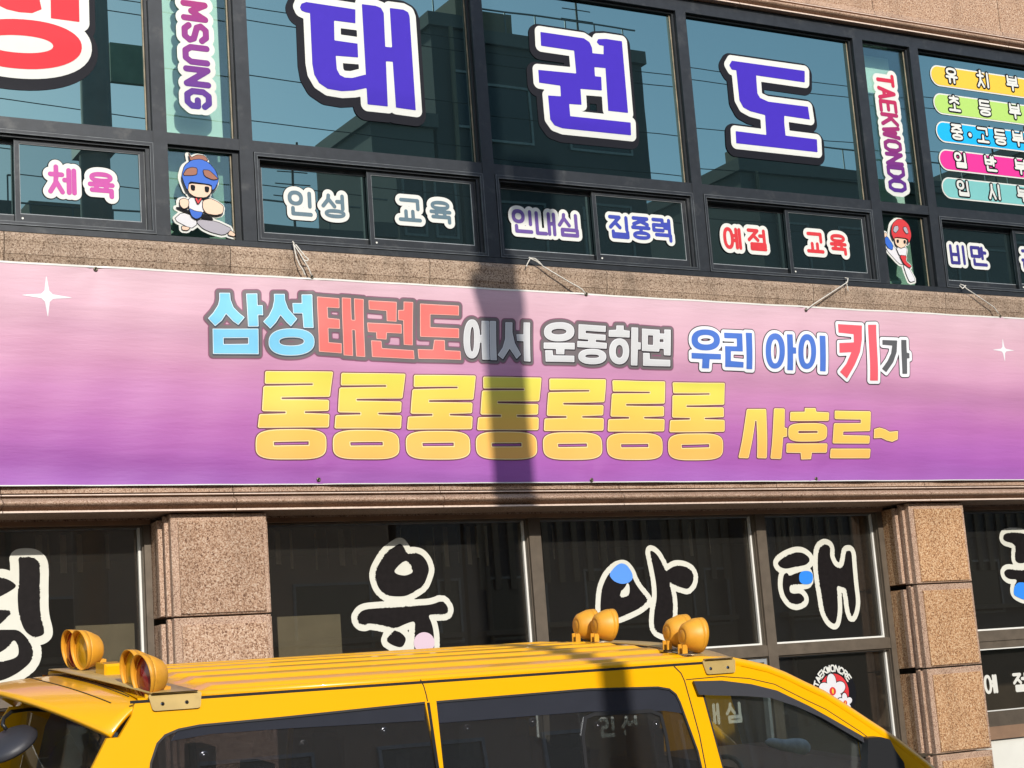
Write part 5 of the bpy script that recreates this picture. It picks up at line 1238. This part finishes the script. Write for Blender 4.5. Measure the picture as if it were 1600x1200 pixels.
# ---- door mirror, rear view arm mirror
mp = vp([(1346, 1151), (1366, 1150), (1380, 1154), (1389, 1172), (1402, 1190), (1410, 1240), (1344, 1240)])
slab('mirror_base', rnd(mp, 0.01), [], 'plastic_black', lift=0.05, thick=0.05)
mm = MB(); c_ = vplane(1400, 1225); mm.lathe([(0.0, -0.06), (0.08, -0.05), (0.11, 0.0), (0.10, 0.05), (0.0, 0.055)], Matrix.Translation((c_.x+0.05, c_.y-0.16, c_.z-0.02)) @ Matrix.Rotation(R(90), 4, 'Y'), 16); vb('door_mirror', mm, 'plastic_black', smooth=True)
arm = []
for px, py, Y in ((78, 1110, 7.5), (45, 1108, 7.45), (18, 1112, 7.38), (6, 1122, 7.33), (4, 1132, 7.31), (10, 1140, 7.30)):
    arm.append(to_local(at(px, py, Y)))
ar = MB().tube(arm, 0.008, 8); mo = vb('rear_mirror_arm', ar, 'plastic_black', smooth=True)
c_ = to_local(at(14, 1163, 7.3)); Mm = Matrix.Translation(c_) @ Matrix.Rotation(R(-28), 4, 'Y') @ Matrix.Rotation(R(12), 4, 'X') @ Matrix.Diagonal((1, 1, 0.42, 1))
vb('rear_mirror', MB().lathe([(0.0, 0.09), (0.06, 0.085), (0.105, 0.05), (0.122, 0.0), (0.118, -0.03), (0.0, -0.035)], Mm, 24), 'plastic_gray', mo, True)
# ---- cabin: dashboard, wheel, towel, seats, shades
m = MB(); m.box(vplane(1300, 1150).x, xf-0.05, -0.72, 0.72, 0.9, 1.22, 0.03); vb('dashboard', m, 'plastic_black')
m = MB(); c_ = Vector((vplane(1175, 1200).x+0.2, -0.36, 1.16)); pts = [(c_.x+0.10*math.sin(a)*0.5, c_.y+0.19*math.cos(a), c_.z+0.17*math.sin(a)) for a in [2*math.pi*k/24 for k in range(25)]]; m.tube(pts, 0.014, 8); m.box(c_.x-0.01, c_.x+0.03, c_.y-0.17, c_.y+0.17, c_.z-0.02, c_.z+0.02); vb('steering_wheel', m, 'plastic_black', smooth=True)
for uu in (ur+0.5, ur+1.15, ur+1.85, ur+2.5):
    for vv in (-0.42, 0.32):
        m = MB(); m.box(uu-0.07, uu+0.05, vv-0.26, vv+0.24, 0.8, 1.36, 0.04); m.box(uu-0.05, uu+0.03, vv-0.13, vv+0.11, 1.36, 1.52, 0.03); m.box(uu, uu+0.5, vv-0.26, vv+0.24, 0.75, 0.9, 0.03); vb('seat', m, 'seat_cloth')
def shade(px, cups):
    o = slab('window_shade', rnd(vp(px), 0.03), [], 'shade_net', lift=-0.03, thick=0.003)
    for x, y in cups:
        q = vplane(x, y, 0.02); M_ = Matrix.Translation((q.x, q.y, q.z)) @ Matrix.Rotation(R(90), 4, 'X')
        vb('suction_cup', MB().lathe([(0.0, 0.004), (0.004, 0.006), (0.008, 0.003), (0.009, 0.001), (0.018, 0.004), (0.022, 0.0)], M_, 16), 'plastic_gray', o, True)
        vb('cup_centre', MB().lathe([(0.0, 0.009), (0.005, 0.006)], M_, 10), 'chrome', o, True)
shade([(722, 1135), (735, 1130), (830, 1124), (836, 1200), (838, 1240), (722, 1240)], [(730, 1139), (832, 1128)])
shade([(925, 1128), (940, 1124), (1026, 1123), (1034, 1200), (1038, 1240), (930, 1240)], [(934, 1134), (1025, 1132)])
for x, y in ((319, 1181), (601, 1143), (474, 1163)):
    q = vplane(x, y, 0.016); M_ = Matrix.Translation((q.x, q.y, q.z)) @ Matrix.Rotation(R(90), 4, 'X')
    vb('suction_cup', MB().lathe([(0.0, 0.004), (0.004, 0.006), (0.008, 0.003), (0.009, 0.001), (0.016, 0.004), (0.020, 0.0)], M_, 16), 'chrome' if x != 474 else 'plastic_black', None, True)
# wheels
for uw in (ur+0.75, ur+3.95-0.1):
    for s in (-1, 1):
        M_ = Matrix.Translation((uw, s*0.84, 0.33)) @ Matrix.Rotation(R(90*s), 4, 'X')
        wh = vb('wheel', MB().lathe([(0.0, 0.02), (0.06, 0.05), (0.18, 0.03), (0.21, 0.07)], M_, 24), 'steel', None, True)
        vb('tyre', MB().lathe([(0.21, 0.08), (0.30, 0.10), (0.33, 0.06), (0.33, -0.08), (0.21, -0.1)], M_, 24), 'tyre', wh, True)
# rolled towel on the dashboard
tw = MB(); a_ = Vector(at(1196, 1160, 7.15)); b_ = Vector(at(1262, 1168, 7.15)); pts = [a_.lerp(b_, k/12)+Vector((0, 0, 0.003*math.sin(k*0.9))) for k in range(13)]
tw.tube(pts, [0.008, 0.020, 0.024, 0.026, 0.028, 0.030, 0.032, 0.034, 0.036, 0.038, 0.040, 0.038, 0.024], 14)
tag(tw.build('towel', MAT['towel'], None, True), 'rolled pale grey towel lying on the dashboard behind the van door window', 'towel')
